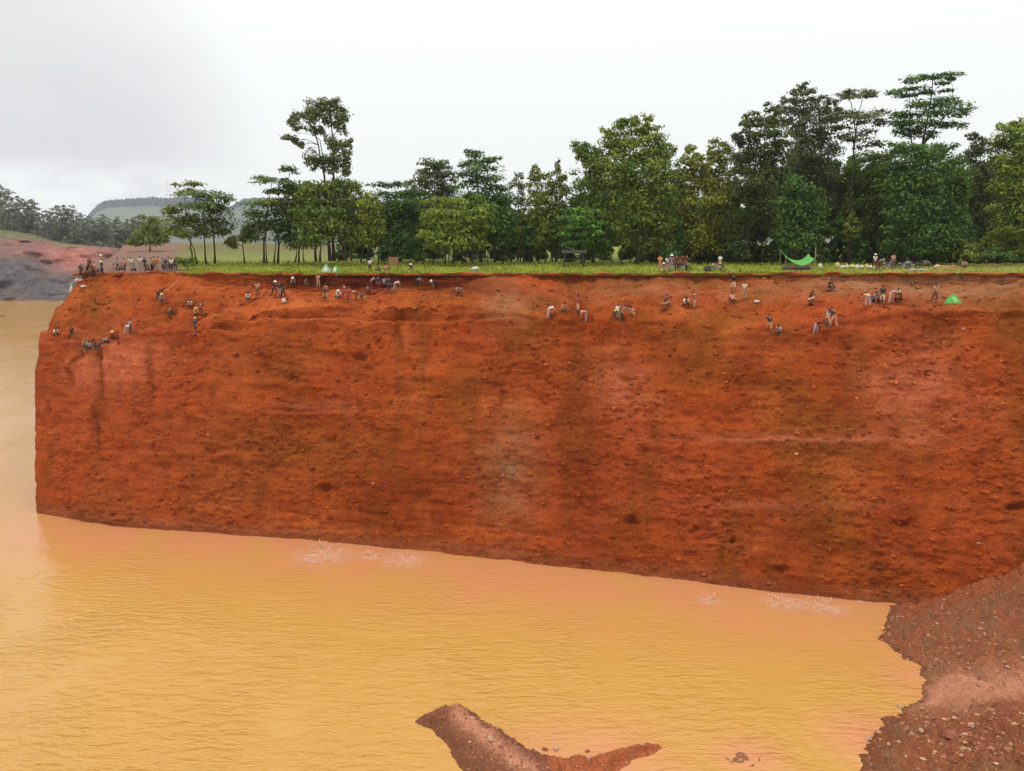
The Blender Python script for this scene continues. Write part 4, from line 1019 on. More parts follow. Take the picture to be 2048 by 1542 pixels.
# shrubs along the wood edge
def shrub(u, v, ru, rv, Y, k, label):
    tr('shrub', label, 'shrub', Y, u, [(1.6, (u, v + rv + 6), (u, v))],
       [(u, v - rv * .35, ru * .6, rv * .55), (u - ru * .5, v, ru * .55, rv * .6), (u + ru * .5, v + 1, ru * .55, rv * .6), (u, v + rv * .35, ru * .9, rv * .55)], k)
shrub(1938, 500, 26, 20, 108, 'olive', 'olive shrub at the foot of the curtain-draped tree, its right side')
shrub(1996, 508, 26, 14, 108, 'deep', 'low deep green shrub near the right edge under the lighter tree')
shrub(1345, 505, 24, 17, 114, 'deep', 'deep green shrub behind the knot of people on the clifftop')
shrub(375, 522, 22, 9, 105, 'olive', 'low olive bush at the left end of the grass, right of the onlookers')
shrub(820, 508, 30, 13, 117, 'deep', 'dark shrub under the deep green wide tree')
shrub(1470, 500, 24, 20, 114, 'dark', 'dark shrub left of the straight bare trunk')

# the wood behind: a few kinds, copied
def proto(name, nclump, w, h, lo, leafk, dens, seed):
    cl = []
    for i in range(nclump):
        f = (i + .5) / nclump
        zc = h * (lo + (1 - lo) * f)
        rad = w * (0.45 + .55 * math.sin(math.pi * min(1, .25 + .75 * f)))
        a = i * 2.4 + seed
        rr = rad * .55 * rnd.random()
        s = rad * rnd.uniform(.42, .62)
        cl.append(((rr * math.cos(a), rr * math.sin(a), zc), (s, s, s * rnd.uniform(.5, .8))))
    tm = trunk_mb([([(0, 0, 0), (.1, 0, h * .4), (0, .1, h * .92)], .12 + .004 * h)], cl, 1, True, 14).mesh('trunk', True)
    return tm, crown_mesh(cl, .30, dens, False), leafk
def plant_copy(pr, name, label, cat, group, x, y, z, sx, sz, rz, parts=True):
    r = empty(name, (x, y, z), rz); r.scale = (sx, sx, sz)
    tag(r, label, cat, group)
    t = link('trunk', pr[0], M['bark'], r); c = link('crown', pr[1], LEAF[pr[2]], r)
    return r
WB = [proto('a', 26, 3.6, 14, .22, 'dark', .75, 0), proto('b', 24, 3.2, 14, .30, 'deep', .75, 2), proto('c', 24, 3.4, 14, .25, 'mid', .75, 4), proto('d', 22, 3.0, 14, .3, 'grey', .75, 5)]
sky = [(700, 420), (760, 400), (830, 395), (900, 380), (1010, 400), (1060, 410), (1130, 400), (1180, 360), (1240, 340), (1330, 360), (1400, 370), (1470, 330), (1560, 300), (1680, 310), (1760, 330), (1850, 320), (1940, 330), (2050, 320), (2200, 320)]
i = 0
for row, (Y0, du, dv) in enumerate([(127, 46, 16), (143, 50, 4), (165, 56, -4)]):
    u = 715 + 17 * row
    while u < 2160:
        Y = Y0 + rnd.uniform(-5, 5); uu = u + rnd.uniform(-12, 12)
        vt_ = np.interp(uu, [s[0] for s in sky], [s[1] for s in sky]) + dv + rnd.uniform(-8, 16)
        zb = float(zground(uu, Y)); top = float(P(uu, vt_, Y)[2]); h = max(5.5, top - zb)
        pr = WB[(i * 7 + row) % 4]
        plant_copy(pr, 'woodland_tree', 'dark tree standing deep in the wood behind the front row of trees', 'tree', 'trees deep in the wood', (uu - CU) / F * Y, Y, zb - .05, rnd.uniform(.8, 1.05) * (.65 + .35 * h / 14), h / 14.5, rnd.uniform(0, 6.28))
        i += 1; u += du * .8
# slim young trees whose bare stems stand against the light ground
YG = [proto('y', 9, 1.5, 7, .45, 'deep', .8, 1), proto('y', 9, 1.4, 7, .5, 'olive', .8, 3)]
for i, u in enumerate([760, 848, 868, 932, 988, 1006, 1022, 1046, 1060, 1090, 1104, 1128, 1205, 1222, 1240, 1300, 1352, 1418, 1515, 1540, 1665, 1690, 1780, 1985]):
    Y = 118 + rnd.uniform(-4, 5)
    plant_copy(YG[i % 2], 'young_tree', 'slim bare-stemmed young tree at the front edge of the wood', 'tree', 'slim young trees along the wood edge', (u - CU) / F * Y, Y, float(zground(u, Y)) - .05, 1.0, rnd.uniform(.75, 1.1), rnd.uniform(0, 6.28))
BP = [proto('u', 10, 2.4, 3.4, .05, 'dark', .8, 1), proto('u', 10, 2.2, 3.2, .05, 'deep', .8, 3)]
for i in range(30):
    u = 1322 + i * 26 + rnd.uniform(-8, 8); Y = 121 + (i % 3) * 5 + rnd.uniform(-2, 2)
    plant_copy(BP[i % 2], 'undergrowth_bush', 'dark bush in the shade under the right half of the wood', 'shrub', 'dark bushes under the right half of the wood', (u - CU) / F * Y, Y, float(zground(u, Y)) - .1, rnd.uniform(.8, 1.2), rnd.uniform(.8, 1.25), rnd.uniform(0, 6.28))
for i in range(26):
    u = 690 + i * 25 + rnd.uniform(-9, 9); Y = 136 + (i % 3) * 14 + rnd.uniform(-3, 3)
    plant_copy(BP[i % 2], 'undergrowth_bush', 'dark bush far back between the trunks in the middle of the wood', 'shrub', 'dark bushes deep in the middle of the wood', (u - CU) / F * Y, Y, float(zground(u, Y)) - .1, rnd.uniform(.8, 1.2), rnd.uniform(.7, 1.25), rnd.uniform(0, 6.28))
# hazy trees on the far bank
FT = [proto('f', 16, 3.6, 13, .12, 'far', .5, 0), proto('f', 15, 3.2, 13, .15, 'far', .5, 2), proto('f', 13, 2.8, 13, .18, 'far', .5, 3)]
far = [(272, 428, 500), (286, 424, 501), (300, 432, 502), (316, 428, 503), (330, 436, 504), (258, 432, 498), (236, 428, 495), (210, 424, 492), (-30, 366, 470), (4, 360, 452), (22, 372, 455), (42, 386, 462), (58, 392, 464), (72, 394, 468), (88, 416, 472), (104, 412, 474), (120, 406, 478), (134, 404, 480), (148, 406, 484), (164, 420, 486), (178, 426, 488), (192, 430, 490), (206, 436, 491), (222, 432, 492), (238, 440, 494), (252, 446, 496), (268, 440, 498), (282, 448, 499), (12, 408, 460), (34, 414, 466), (64, 424, 470), (96, 440, 478), (126, 436, 482), (156, 446, 487), (186, 452, 491), (216, 456, 493), (246, 462, 497), (50, 436, 472), (80, 446, 478), (112, 456, 484), (142, 462, 488), (200, 466, 494), (-12, 430, 462), (-60, 400, 462)]
for i, (u, vt_, vb_) in enumerate(far):
    Y = 468 + rnd.uniform(-4, 26)
    b_ = P(u, vb_, Y); h = float(P(u, vt_, Y)[2] - b_[2])
    lab = {9: 'tallest hazy tree on the far bank, close to the left edge of the photo', 13: 'pointed hazy tree right of the tallest one on the far bank'}.get(i, 'hazy grey green tree in the wood on the far bank')
    plant_copy(FT[i % 3], 'far_tree', lab, 'tree', 'hazy trees on the far bank', float(b_[0]), Y, float(b_[2]) - 1.5, 1.5 * (.6 + .4 * h / 13), h / 13.0, rnd.uniform(0, 6.28))
# low scrub along the top of the far bank, and the wood on the distant ridge
n = 5200
qu = rs.uniform(-300, 330, n); row = np.interp(qu, uf, vt) + rs.uniform(-9, 13, n)
qY = 464 + rs.rand(n) * 25
q = P(qu, row, qY)
nn = rs.randn(n, 3); nn /= np.linalg.norm(nn, axis=1, keepdims=True); tt = np.cross(nn, rs.randn(n, 3)); tt /= np.linalg.norm(tt, axis=1, keepdims=True); bb = np.cross(nn, tt)
s = .7 + .6 * rs.rand(n, 1)
V = np.stack([q - tt * s, q - bb * s * .7, q + tt * s, q + bb * s * .7], 1).reshape(-1, 3)
tag(link('scrub', mesh_np('scrub', V, np.arange(4 * n).reshape(n, 4), False), LEAF['far']), kind='stuff')
n = 9000
qu = rs.uniform(150, 760, n); f = rs.rand(n)
row = np.interp(qu, uh, vr) + 14 * f - 2.5 * rs.rand(n) ** 2
q = P(qu, row, 2970 - 240 * f)
nn = rs.randn(n, 3); nn /= np.linalg.norm(nn, axis=1, keepdims=True); tt = np.cross(nn, rs.randn(n, 3)); tt /= np.linalg.norm(tt, axis=1, keepdims=True); bb = np.cross(nn, tt)
s = 3.0 + 2.6 * rs.rand(n, 1)
V = np.stack([q - tt * s, q - bb * s * .6, q + tt * s, q + bb * s * .6], 1).reshape(-1, 3)
tag(link('forest', mesh_np('forest', V, np.arange(4 * n).reshape(n, 4), False), leaf_mat('leaf_ridge', (.060, .070, .078), (.085, .095, .098), .3)), kind='stuff')  # blue-grey ridge leaves carry painted distance haze
# ------------------------------------------------------------------ people
CLOTH = {'white': (.62, .60, .56), 'cream': (.55, .42, .28), 'tan': (.40, .24, .13), 'pink': (.52, .25, .20), 'lilac': (.36, .26, .29), 'grey': (.24, .22, .22),
         'dark': (.040, .032, .034), 'black': (.014, .013, .015), 'navy': (.030, .034, .068), 'maroon': (.13, .024, .026), 'red': (.34, .045, .035), 'brown': (.13, .062, .034),
         'orange': (.52, .22, .055), 'yellow': (.58, .42, .14), 'olive': (.14, .13, .05), 'seagreen': (.14, .22, .17)}
CM = {k: plain('cloth_' + k, v, .9, .16, 9.0, .1) for k, v in CLOTH.items()}
SKIN = [plain('skin', (.25, .125, .070), .6, .1, 12, .3), plain('skin_deep', (.16, .078, .045), .6, .1, 12, .3)]
HAIR = plain('hair', (.012, .010, .009), .6, .2, 20, .3)
HATM = {'cap': plain('cap_cloth', (.30, .24, .20), .9), 'palehat': plain('pale_hat', (.66, .60, .50), .9), 'yellowhat': plain('yellow_hat', (.62, .44, .10), .9), 'tanhat': plain('tan_hat', (.55, .34, .18), .9)}
HATM['pale'] = HATM['palehat']

def skinned(name, nodes, edges, root, sub=1):
    """one continuous surface grown round a jointed skeleton"""
    me = bpy.data.meshes.new(name); me.from_pydata([n[0] for n in nodes], edges, []); me.update()
    o = bpy.data.objects.new(name, me); COL.objects.link(o)
    o.modifiers.new('skin', 'SKIN')
    sv = me.skin_vertices[0].data
    for i, n in enumerate(nodes):
        r = n[1]; sv[i].radius = r if isinstance(r, tuple) else (r, r)
        sv[i].use_root = (i == root)
    if sub:
        s = o.modifiers.new('sub', 'SUBSURF'); s.levels = sub; s.render_levels = sub
    dg = bpy.context.evaluated_depsgraph_get(); dg.update()
    ev = o.evaluated_get(dg)
    out = bpy.data.meshes.new_from_object(ev, depsgraph=dg)
    out.name = name
    bpy.data.objects.remove(o); bpy.data.meshes.remove(me)
    out.polygons.foreach_set('use_smooth', [True] * len(out.polygons))
    return out

def dirv(a):                                    # angle from straight down, positive forward (-y)
    return Vector((0, -math.sin(R(a)), -math.cos(R(a))))

def figure(pose):
    lean, legs, arms, head, spread = pose
    up = -dirv(180 + 180 - lean) if False else Vector((0, -math.sin(R(lean)), math.cos(R(lean))))
    J = {}
    J['pelvis'] = Vector((0, 0, 0)); J['spine'] = up * .20 + Vector((0, .02, 0)); J['chest'] = up * .40; J['neck'] = up * .52
    hd = Vector((0, -math.sin(R(head)), math.cos(R(head))))
    J['head'] = J['neck'] + hd * .13; J['crown'] = J['neck'] + hd * .235
    fw = Vector((0, -math.cos(R(head)), -math.sin(R(head))))
    J['nose'] = J['head'] + fw * .105 - hd * .005; J['nose0'] = J['head'] + fw * .07
    for s, tag_ in ((1, 'l'), (-1, 'r')):
        i = 0 if s == 1 else 1
        J['hip' + tag_] = Vector((.095 * s, 0, -.03))
        th, sh = legs[i]
        J['knee' + tag_] = J['hip' + tag_] + dirv(th) * .42 + Vector((spread * .10 * s, 0, 0))
        J['ankle' + tag_] = J['knee' + tag_] + dirv(sh) * .41 + Vector((spread * .04 * s, 0, 0))
        J['toe' + tag_] = J['ankle' + tag_] + Vector((.02 * s, -.17, -.045))
        J['sho' + tag_] = J['chest'] + up * .07 + Vector((.175 * s, 0, 0))
        a, f, ab = arms[i]
        J['elb' + tag_] = J['sho' + tag_] + (dirv(a) + Vector((ab * s, 0, 0))).normalized() * .28
        fd = (dirv(f) + Vector((ab * .3 * s, 0, 0))).normalized()
        J['wri' + tag_] = J['elb' + tag_] + fd * .25
        J['palm' + tag_] = J['wri' + tag_] + fd * .055
        side = Vector((1, 0, 0)); 
        for q in range(4):
            off = side * (-.03 + .02 * q); L = (.034, .042, .045, .036)[q]
            k = J['palm' + tag_] + fd * .035 + off
            J['f%d%s' % (q, tag_)] = k; J['g%d%s' % (q, tag_)] = k + (fd + dirv(f + 50) * .6).normalized() * L
        J['t%s' % tag_] = J['wri' + tag_] + fd * .03 + Vector((-.045 * s, 0, 0)) ; J['u%s' % tag_] = J['t' + tag_] + (fd - Vector((.3 * s, 0, 0))) * .035
    low = min(min(J['ankle' + t].z - .085, J['toe' + t].z - .035) for t in 'lr')
    low = min(low, J['pelvis'].z - .13)
    for k in J: J[k] = J[k] - Vector((0, 0, low))
    # keep the feet over the origin
    cy = (J['anklel'].y + J['ankler'].y) / 2 - .06
    if J['pelvis'].z > .3:
        for k in J: J[k] = J[k] - Vector((0, cy, 0))
    return J
RAD = {'pelvis': (.135, .10), 'spine': (.125, .09), 'chest': (.15, .10), 'neck': .055, 'head': (.080, .092), 'crown': (.055, .065), 'nose0': .03, 'nose': .014}
for t_ in 'lr':
    RAD.update({'hip' + t_: .088, 'knee' + t_: .058, 'ankle' + t_: .040, 'toe' + t_: (.042, .028), 'sho' + t_: .062, 'elb' + t_: .043, 'wri' + t_: .030, 'palm' + t_: (.038, .018), 't' + t_: .011, 'u' + t_: .009})
    for q in range(4): RAD.update({'f%d%s' % (q, t_): .0095, 'g%d%s' % (q, t_): .0075})
def build_body(J):
    keys = [k for k in J]
    E = [('pelvis', 'spine'), ('spine', 'chest'), ('chest', 'neck'), ('neck', 'head'), ('head', 'crown'), ('head', 'nose0'), ('nose0', 'nose')]
    for t in 'lr':
        E += [('pelvis', 'hip' + t), ('hip' + t, 'knee' + t), ('knee' + t, 'ankle' + t), ('ankle' + t, 'toe' + t), ('chest', 'sho' + t), ('sho' + t, 'elb' + t), ('elb' + t, 'wri' + t), ('wri' + t, 'palm' + t), ('wri' + t, 't' + t), ('t' + t, 'u' + t)]
        for q in range(4): E += [('palm' + t, 'f%d%s' % (q, t)), ('f%d%s' % (q, t), 'g%d%s' % (q, t))]
    ix = {k: i for i, k in enumerate(keys)}
    return skinned('body', [(J[k], RAD[k]) for k in keys], [(ix[a], ix[b]) for a, b in E], ix['pelvis'])
def build_shirt(J):
    n = [(J['pelvis'] * .9 + J['spine'] * .1, (.158, .122)), (J['spine'], (.150, .115)), (J['chest'], (.172, .122)), (J['chest'] * .35 + J['neck'] * .65, (.085, .078))]
    e = [(0, 1), (1, 2), (2, 3)]
    for t in 'lr':
        b = len(n); n += [(J['sho' + t], .080), (J['elb' + t] * .75 + J['sho' + t] * .25, .064)]; e += [(2, b), (b, b + 1)]
    return skinned('shirt', n, e, 0)
def build_legs(J, full=True):
    n = [(J['spine'] * .35 + J['pelvis'] * .65, (.150, .115)), (J['pelvis'], (.152, .118))]; e = [(0, 1)]
    for t in 'lr':
        b = len(n); n += [(J['hip' + t], .104), (J['knee' + t], .076)]; e += [(1, b), (b, b + 1)]
        n += [(J['ankle' + t] * (.9 if full else .25) + J['knee' + t] * (.1 if full else .75), .062 if full else .072)]; e += [(b + 1, b + 2)]
    return skinned('trousers', n, e, 1)
def head_frame(J):
    hd = (J['crown'] - J['head']).normalized(); fw = (J['nose'] - J['head']).normalized(); sd = hd.cross(fw).normalized()
    fw = sd.cross(hd).normalized()
    return Matrix((sd, -fw, hd)).transposed()     # local x, y (back), z (up)
def build_hair(J):
    mb = MB(); M3 = head_frame(J)
    bm = bmesh.new(); bmesh.ops.create_uvsphere(bm, u_segments=14, v_segments=9, radius=1)
    bmesh.ops.delete(bm, geom=[v for v in bm.verts if v.co.z < -.15 - .55 * v.co.y * -1 - .25], context='VERTS')
    bm.verts.index_update()
    c = J['head'] + (J['crown'] - J['head']) * .38
    mb.add([c + M3 @ Vector((v.co.x * .094, v.co.y * .108 + .012, v.co.z * .098)) for v in bm.verts], [[v.index for v in f.verts] for f in bm.faces]); bm.free()
    return mb.mesh('hair', True)
def build_hat(J, brim):
    mb = MB(); M3 = head_frame(J); c = J['head'] + (J['crown'] - J['head']) * .55
    prof = [(brim, -.02), (brim * .7, .0), (.105, .012), (.10, .07), (.075, .115), (.0, .125)]
    n = 16; vs = []; fs = []
    for r, h in prof:
        for k in range(n):
            a = 2 * math.pi * k / n; vs.append(c + M3 @ Vector((r * math.cos(a), r * math.sin(a) + (0 if brim > .13 else -.02 * (r > .11)), h)))
    for i in range(len(prof) - 1):
        for k in range(n): fs.append((i * n + k, i * n + (k + 1) % n, (i + 1) * n + (k + 1) % n, (i + 1) * n + k))
    fs.append(tuple(range(n))[::-1])
    mb.add(vs, fs); return mb.mesh('hat', True)
POSES = {   # lean of the trunk, (thigh, shin) per leg, (upper arm, forearm, away) per arm, head tilt, knees apart
 'stand': [(3, [(4, -3), (-4, -6)], [(6, 20, .16), (-4, 14, .18)], 4, .3), (2, [(2, 0), (10, -12)], [(35, 95, .25), (-6, 10, .2)], 14, .3), (5, [(16, 4), (-14, -26)], [(-18, 2, .15), (24, 50, .15)], 0, .2)],
 'bend': [(82, [(12, -6), (2, -10)], [(14, 6, .12), (-4, 10, .16)], 70, .4), (66, [(22, -6), (-6, -16)], [(30, 40, .12), (18, 20, .12)], 50, .4)],
 'dig': [(42, [(30, 2), (-10, -22)], [(48, 84, .10), (30, 70, .05)], 35, .4), (30, [(34, 0), (-4, -18)], [(80, 120, .12), (70, 100, .05)], 24, .4)],
 'squat': [(34, [(112, -34), (106, -38)], [(48, 70, .10), (40, 64, .14)], 24, 1.2), (22, [(116, -30), (110, -34)], [(70, 30, .3), (64, 26, .3)], 10, 1.6)],
 'sit': [(16, [(118, 26), (112, 34)], [(40, 76, .12), (34, 60, .16)], 14, .6), (8, [(96, 60), (120, 24)], [(-24, -4, .2), (48, 80, .1)], 6, .6)],
 'climb': [(28, [(74, -14), (4, -8)], [(112, 70, .16), (60, 90, .16)], 4, .4)]}
FIG = {}
for pn, lst in POSES.items():
    for vi, po in enumerate(lst):
        J = figure(po)
        FIG[(pn, vi)] = dict(body=build_body(J), shirt=build_shirt(J), long=build_legs(J, True), short=build_legs(J, False), hair=build_hair(J), cap=build_hat(J, .125), hat=build_hat(J, .21))
        for me in FIG[(pn, vi)].values(): me.materials.append(CM['grey'])
def wear(name, me, mat, parent=None):
    o = bpy.data.objects.new(name, me); COL.objects.link(o)
    o.material_slots[0].link = 'OBJECT'; o.material_slots[0].material = mat
    if parent is not None: o.parent = parent
    return o
GROUPS = {CROWD_L: 'miners crowding the left corner of the clifftop', CROWD_R: 'onlookers along the left clifftop', PIT_L: 'miners huddled at the head of the pale pink scar'}
persons = []
for i, ((u, v, pose, yaw, top, bot, head, lab), (p, onc)) in enumerate(zip(PEOPLE, spots)):
    if onc and p is not None:
        bx_ = bvh.ray_cast(Vector((p.x, p.y - .05, p.z + 1.0)), Vector((0, 0, -1)))[0]
        z_ = p.z if bx_ is None or abs(bx_.z - p.z) > .5 else bx_.z - .01
    else:
        bx_ = bvh.ray_cast(Vector((p.x, p.y + .1, p.z + 1.5)), Vector((0, 0, -1)))[0]
        p = Vector((p.x, p.y + .1, p.z)); z_ = bx_.z if bx_ is not None else p.z
    fg = FIG[(pose, i * 5 % len(POSES[pose]))]
    b = wear('person', fg['body'], SKIN[i % 3 % 2])
    b.location = (p.x, p.y, z_); b.rotation_euler = (0, 0, R(yaw)); s = rnd.uniform(.98, 1.08) * (1.07 if u > 1300 else 1.0); b.scale = (s, s, s)
    tag(b, lab, 'person', GROUPS.get(lab, 'miners on the red cliff' if onc else 'people on the clifftop'))
    wear('shirt', fg['shirt'], CM[top], b)
    wear('trousers', fg['short' if (i % 3 == 1 and pose != 'sit') else 'long'], CM[bot], b)
    if head in ('hair',): wear('hair', fg['hair'], HAIR, b)
    else:
        wear('hair', fg['hair'], HAIR, b).scale = (1, 1, 1)
        wear('hat', fg['cap' if head in ('cap', 'pale') else 'hat'], HATM[head], b)
    persons.append(b)

# ------------------------------------------------------------------ things on the ground
def at(u, v, lift=0.0):
    """where the ground or the face lies under a photo pixel"""
    p, i = hit(u, v)
    return Vector((p.x, p.y, p.z + lift))
def on_top(u, Y): 
    x = (u - CU) / F * Y
    q = bvh.ray_cast(Vector((x, Y, 60)), Vector((0, 0, -1)))[0]
    return Vector((x, Y, q.z if q is not None else float(zground(u, Y))))
M['tarp'] = plain('green_tarp', (.075, .30, .045), .55, .12, 3, .3)
M['tarp2'] = plain('pale_tarp', (.24, .34, .22), .6, .12, 3, .3)
M['white_cloth'] = plain('white_cloth', (.50, .49, .45), .85, .1, 5)
M['sack'] = plain('sack_cloth', (.52, .47, .36), .95, .2, 14, .1, .4)
M['sack_y'] = plain('yellowed_sack_cloth', (.50, .40, .17), .95, .2, 14, .1, .4)
M['wood'] = plain('grey_wood', (.10, .075, .055), .9, .3, 8, .1, .3)
M['cutwood'] = plain('cut_wood', (.46, .25, .11), .85, .25, 8, .1, .3)
M['pole'] = plain('bamboo', (.30, .27, .13), .7, .2, 8)
M['rubber'] = plain('rubber', (.015, .015, .015), .85)
M['metal'] = plain('dull_metal', (.22, .21, .20), .45, .2, 9, .5)
M['seatm'] = plain('black_vinyl', (.02, .02, .02), .5)
M['glass'] = plain('lamp_glass', (.6, .58, .5), .2, .05)

# sagging tarpaulin slung between two poles
p = on_top(1586, 97.0); k = 97.0 / F
root = empty('tarpaulin', p); tag(root, 'sagging bright green tarpaulin slung up at the wood edge', 'tarpaulin')
mb = MB(); g = []
for i in range(13):
    s = i / 12.0; row_ = []
    for j in range(9):
        q = j / 8.0
        x = (-1.62 + 3.34 * s); sag = 1.05 * (4 * s * (1 - s)) ** .9
        zc = 2.35 - .42 * s - sag * (.75 + .25 * q) - .75 * (1 - q)
        row_.append((x + .08 * math.sin(9 * q), -1.0 + 2.0 * q, max(.30, zc) + .05 * math.sin(7 * s + 5 * q)))
    g.append(row_)
mb.sheet(g, .02); mb.build('sheet', M['tarp'], root, True)
for (x, y) in ((-1.6, -1.0), (-1.6, 1.0), (1.72, -1.0), (1.72, 1.0)):
    h = {(-1.6, -1.0): 1.62, (-1.6, 1.0): 2.4, (1.72, -1.0): 1.2, (1.72, 1.0): 2.0}[(x, y)]
    t = MB(); t.tube([(x, y, -.1), (x + .02, y, h * .5), (x - .01, y, h)], [.03, .028, .022], 7); t.build('pole', M['pole'], root, True)
p = on_top(1623, 95.5)
t = MB(); t.tube([(0, 0, -.2), (.02, 0, 1.3), (-.01, .02, 2.75)], [.04, .035, .025], 8)
o = t.build('pole', M['pole'], None, True); o.name = 'bamboo_pole'; o.location = p; tag(o, 'thin upright bamboo pole right of the green tarpaulin', 'pole')
# boxes and bundles in the shade of the tarpaulin
def bundle(u, Y, r, mat, label, name='bundle', group=None, seed=0, cat='bundle'):
    p = on_top(u, Y); mb = MB()
    mb.blob((0, 0, r[2] * .8), r, 3, .22, seed)
    o = mb.build(name, mat, None, True); o.location = p
    return tag(o, label, cat, group)
for i, (u, lab) in enumerate([(1566, 'leftmost dark bundle under the sagging green tarpaulin'), (1580, 'middle dark bundle under the sagging green tarpaulin'), (1594, 'third dark bundle from the left under the sagging green tarpaulin'), (1609, 'rightmost dark bundle under the sagging green tarpaulin')]):
    bundle(u, 95.6 + .3 * (i % 2), (.42, .34, .30 + .05 * (i % 2)), plain('dark_bundle', (.06 + .04 * (i % 2), .045, .04), .9), lab, seed=i)
# sacks
def sack(p, s, mat, label, rz=0, group=None, seed=0, lie=False):
    root = empty('sack', p, rz); tag(root, label, 'sack', group)
    mb = MB(); mb.blob((0, 0, .33 * s), (.30 * s, .24 * s, .36 * s) if not lie else (.46 * s, .26 * s, .22 * s), 3, .12, seed); mb.build('bag', mat, root, True)
    nk = MB(); 
    c0 = Vector((0, 0, .62 * s)) if not lie else Vector((.42 * s, 0, .32 * s)); d = Vector((.1, 0, 1)) if not lie else Vector((1, 0, .3))
    nk.tube([c0, c0 + d * .07 * s, c0 + d * .15 * s], [.10 * s, .045 * s, .10 * s], 9); nk.build('tied_neck', mat, root, True)
    return root
SG = 'pale sacks lined up on the right clifftop'
for i, u in enumerate([1668, 1678, 1687, 1698, 1707, 1716, 1726, 1735]):
    Y = 99 + rnd.uniform(-1, 1)
    sack(on_top(u, Y), rnd.uniform(.8, 1.1), M['sack'] if i % 3 else M['sack_y'], 'pale sack in the row left of the person with white hat on the right clifftop', rnd.uniform(0, 6), SG, i, i % 2 == 1)
sack(on_top(1634, 99.0), .95, M['white_cloth'], 'single white sack right of the thin bamboo pole', .4)
sack(at(568, 606), .72, M['white_cloth'], 'white sack in front of the stooping person in navy', .7, None, 3)
sack(at(1513, 607), .6, M['white_cloth'], 'cream white sack lying alone on the slope right of the slim figure in cream', .2, None, 4, True)
sack(at(676, 553), .75, M['white_cloth'], 'white sack hanging at the lip of the grass under the pale tarpaulin', .2, None, 5, True)
sack(at(950, 543), 1.0, M['white_cloth'], 'white sack lying on the bright grass above the middle of the cliff', .5, None, 6, True)
sack(on_top(953, 98.5), .9, M['tarp2'], 'pale green sack standing on the bright grass, behind the white sack lying down', .1, None, 7)
sack(at(157, 566), .95, M['sack'], 'pale sack on the left corner of the cliff, below the knot of miners', .8, None, 8, True)
sack(at(167, 577), .75, M['sack'], 'small pinkish pale sack lowest on the left corner of the cliff', .8, None, 9, True)
# pale planks at the left corner
def plank(p0, p1, w, th, mat, label):
    p0, p1 = Vector(p0), Vector(p1); d = p1 - p0; L = d.length
    rot = d.to_track_quat('X', 'Z').to_matrix(); mb = MB(); mb.box((0, 0, 0), (L / 2, w / 2, th / 2), rot, min(w, th) * .15)
    o = mb.build('plank', mat); o.location = (p0 + p1) / 2
    return tag(o, label, 'plank')
a = at(154, 570, .12)
plank(a + Vector((-.9, -.3, -.1)), a + Vector((.7, -.2, .75)), .3, .06, M['sack'], 'pale plank slanting down the left corner of the cliff')
a = on_top(172, 104)
plank(a + Vector((-1.6, .2, .55)), a + Vector((-.1, 0, .62)), .3, .06, M['cutwood'], 'light plank lying level behind the knot of miners on the left corner')
# white-green cloth shelter at the corner
def tent(p, w, h, d, mat, label, rz=0, name='tent', door=None):
    root = empty(name, p, rz); tag(root, label, 'tent')
    mb = MB(); n = 16; rows_ = []
    for i in range(9):
        f = i / 8.0; r = (1 - f ** 1.25) * .97 + .03
        rows_.append([(w / 2 * r * math.cos(2 * math.pi * k / n) * (1 + .06 * math.sin(5 * k + i)), d / 2 * r * math.sin(2 * math.pi * k / n), h * f * (1 + .05 * math.sin(3 * k)) - .05) for k in range(n)])
    vs = [q for r_ in rows_ for q in r_]; fs = []
    for i in range(8):
        for k in range(n): fs.append((i * n + k, i * n + (k + 1) % n, (i + 1) * n + (k + 1) % n, (i + 1) * n + k))
    fs.append(tuple(range(n))[::-1]); mb.add(vs, fs); mb.build('canopy', mat, root, True)
    f = MB(); f.sheet([[(-.18 * w + .02 * i, -d * .47 - .02 - .01 * i + .30 * d * (j / 5.0) ** 2, j / 5.0 * h * .62) for j in range(6)] for i in range(2)] + [[(.12 * w, -d * .45 - .02 + .30 * d * (j / 5.0) ** 2, j / 5.0 * h * .62) for j in range(6)]], .02)
    f.build('door_flap', door or mat, root, True)
    return root
tent(at(1905, 607), 1.5, .92, 1.3, M['tarp'], 'small bright green tent on the terrace near the right edge of the cliff', 0, 'tent', plain('green_flap', (.17, .42, .10), .6))
tent(on_top(656, 98.6), 1.5, 1.1, 1.2, M['tarp2'], 'pale green cloth shelter on the grass edge, left one of two', .2, 'tent', M['white_cloth'])
tent(on_top(676, 98.4), 1.1, 1.0, 1.0, M['tarp'], 'green and white cloth shelter on the grass edge, right one of two', -.2, 'tent', M['white_cloth'])
tent(at(135, 556) if hit(135, 556)[0] is not None else on_top(150, 103), 1.0, 1.2, 1.0, M['tarp2'], 'pale green cloth shelter at the outermost left corner of the cliff', .3, 'tent', M['white_cloth'])

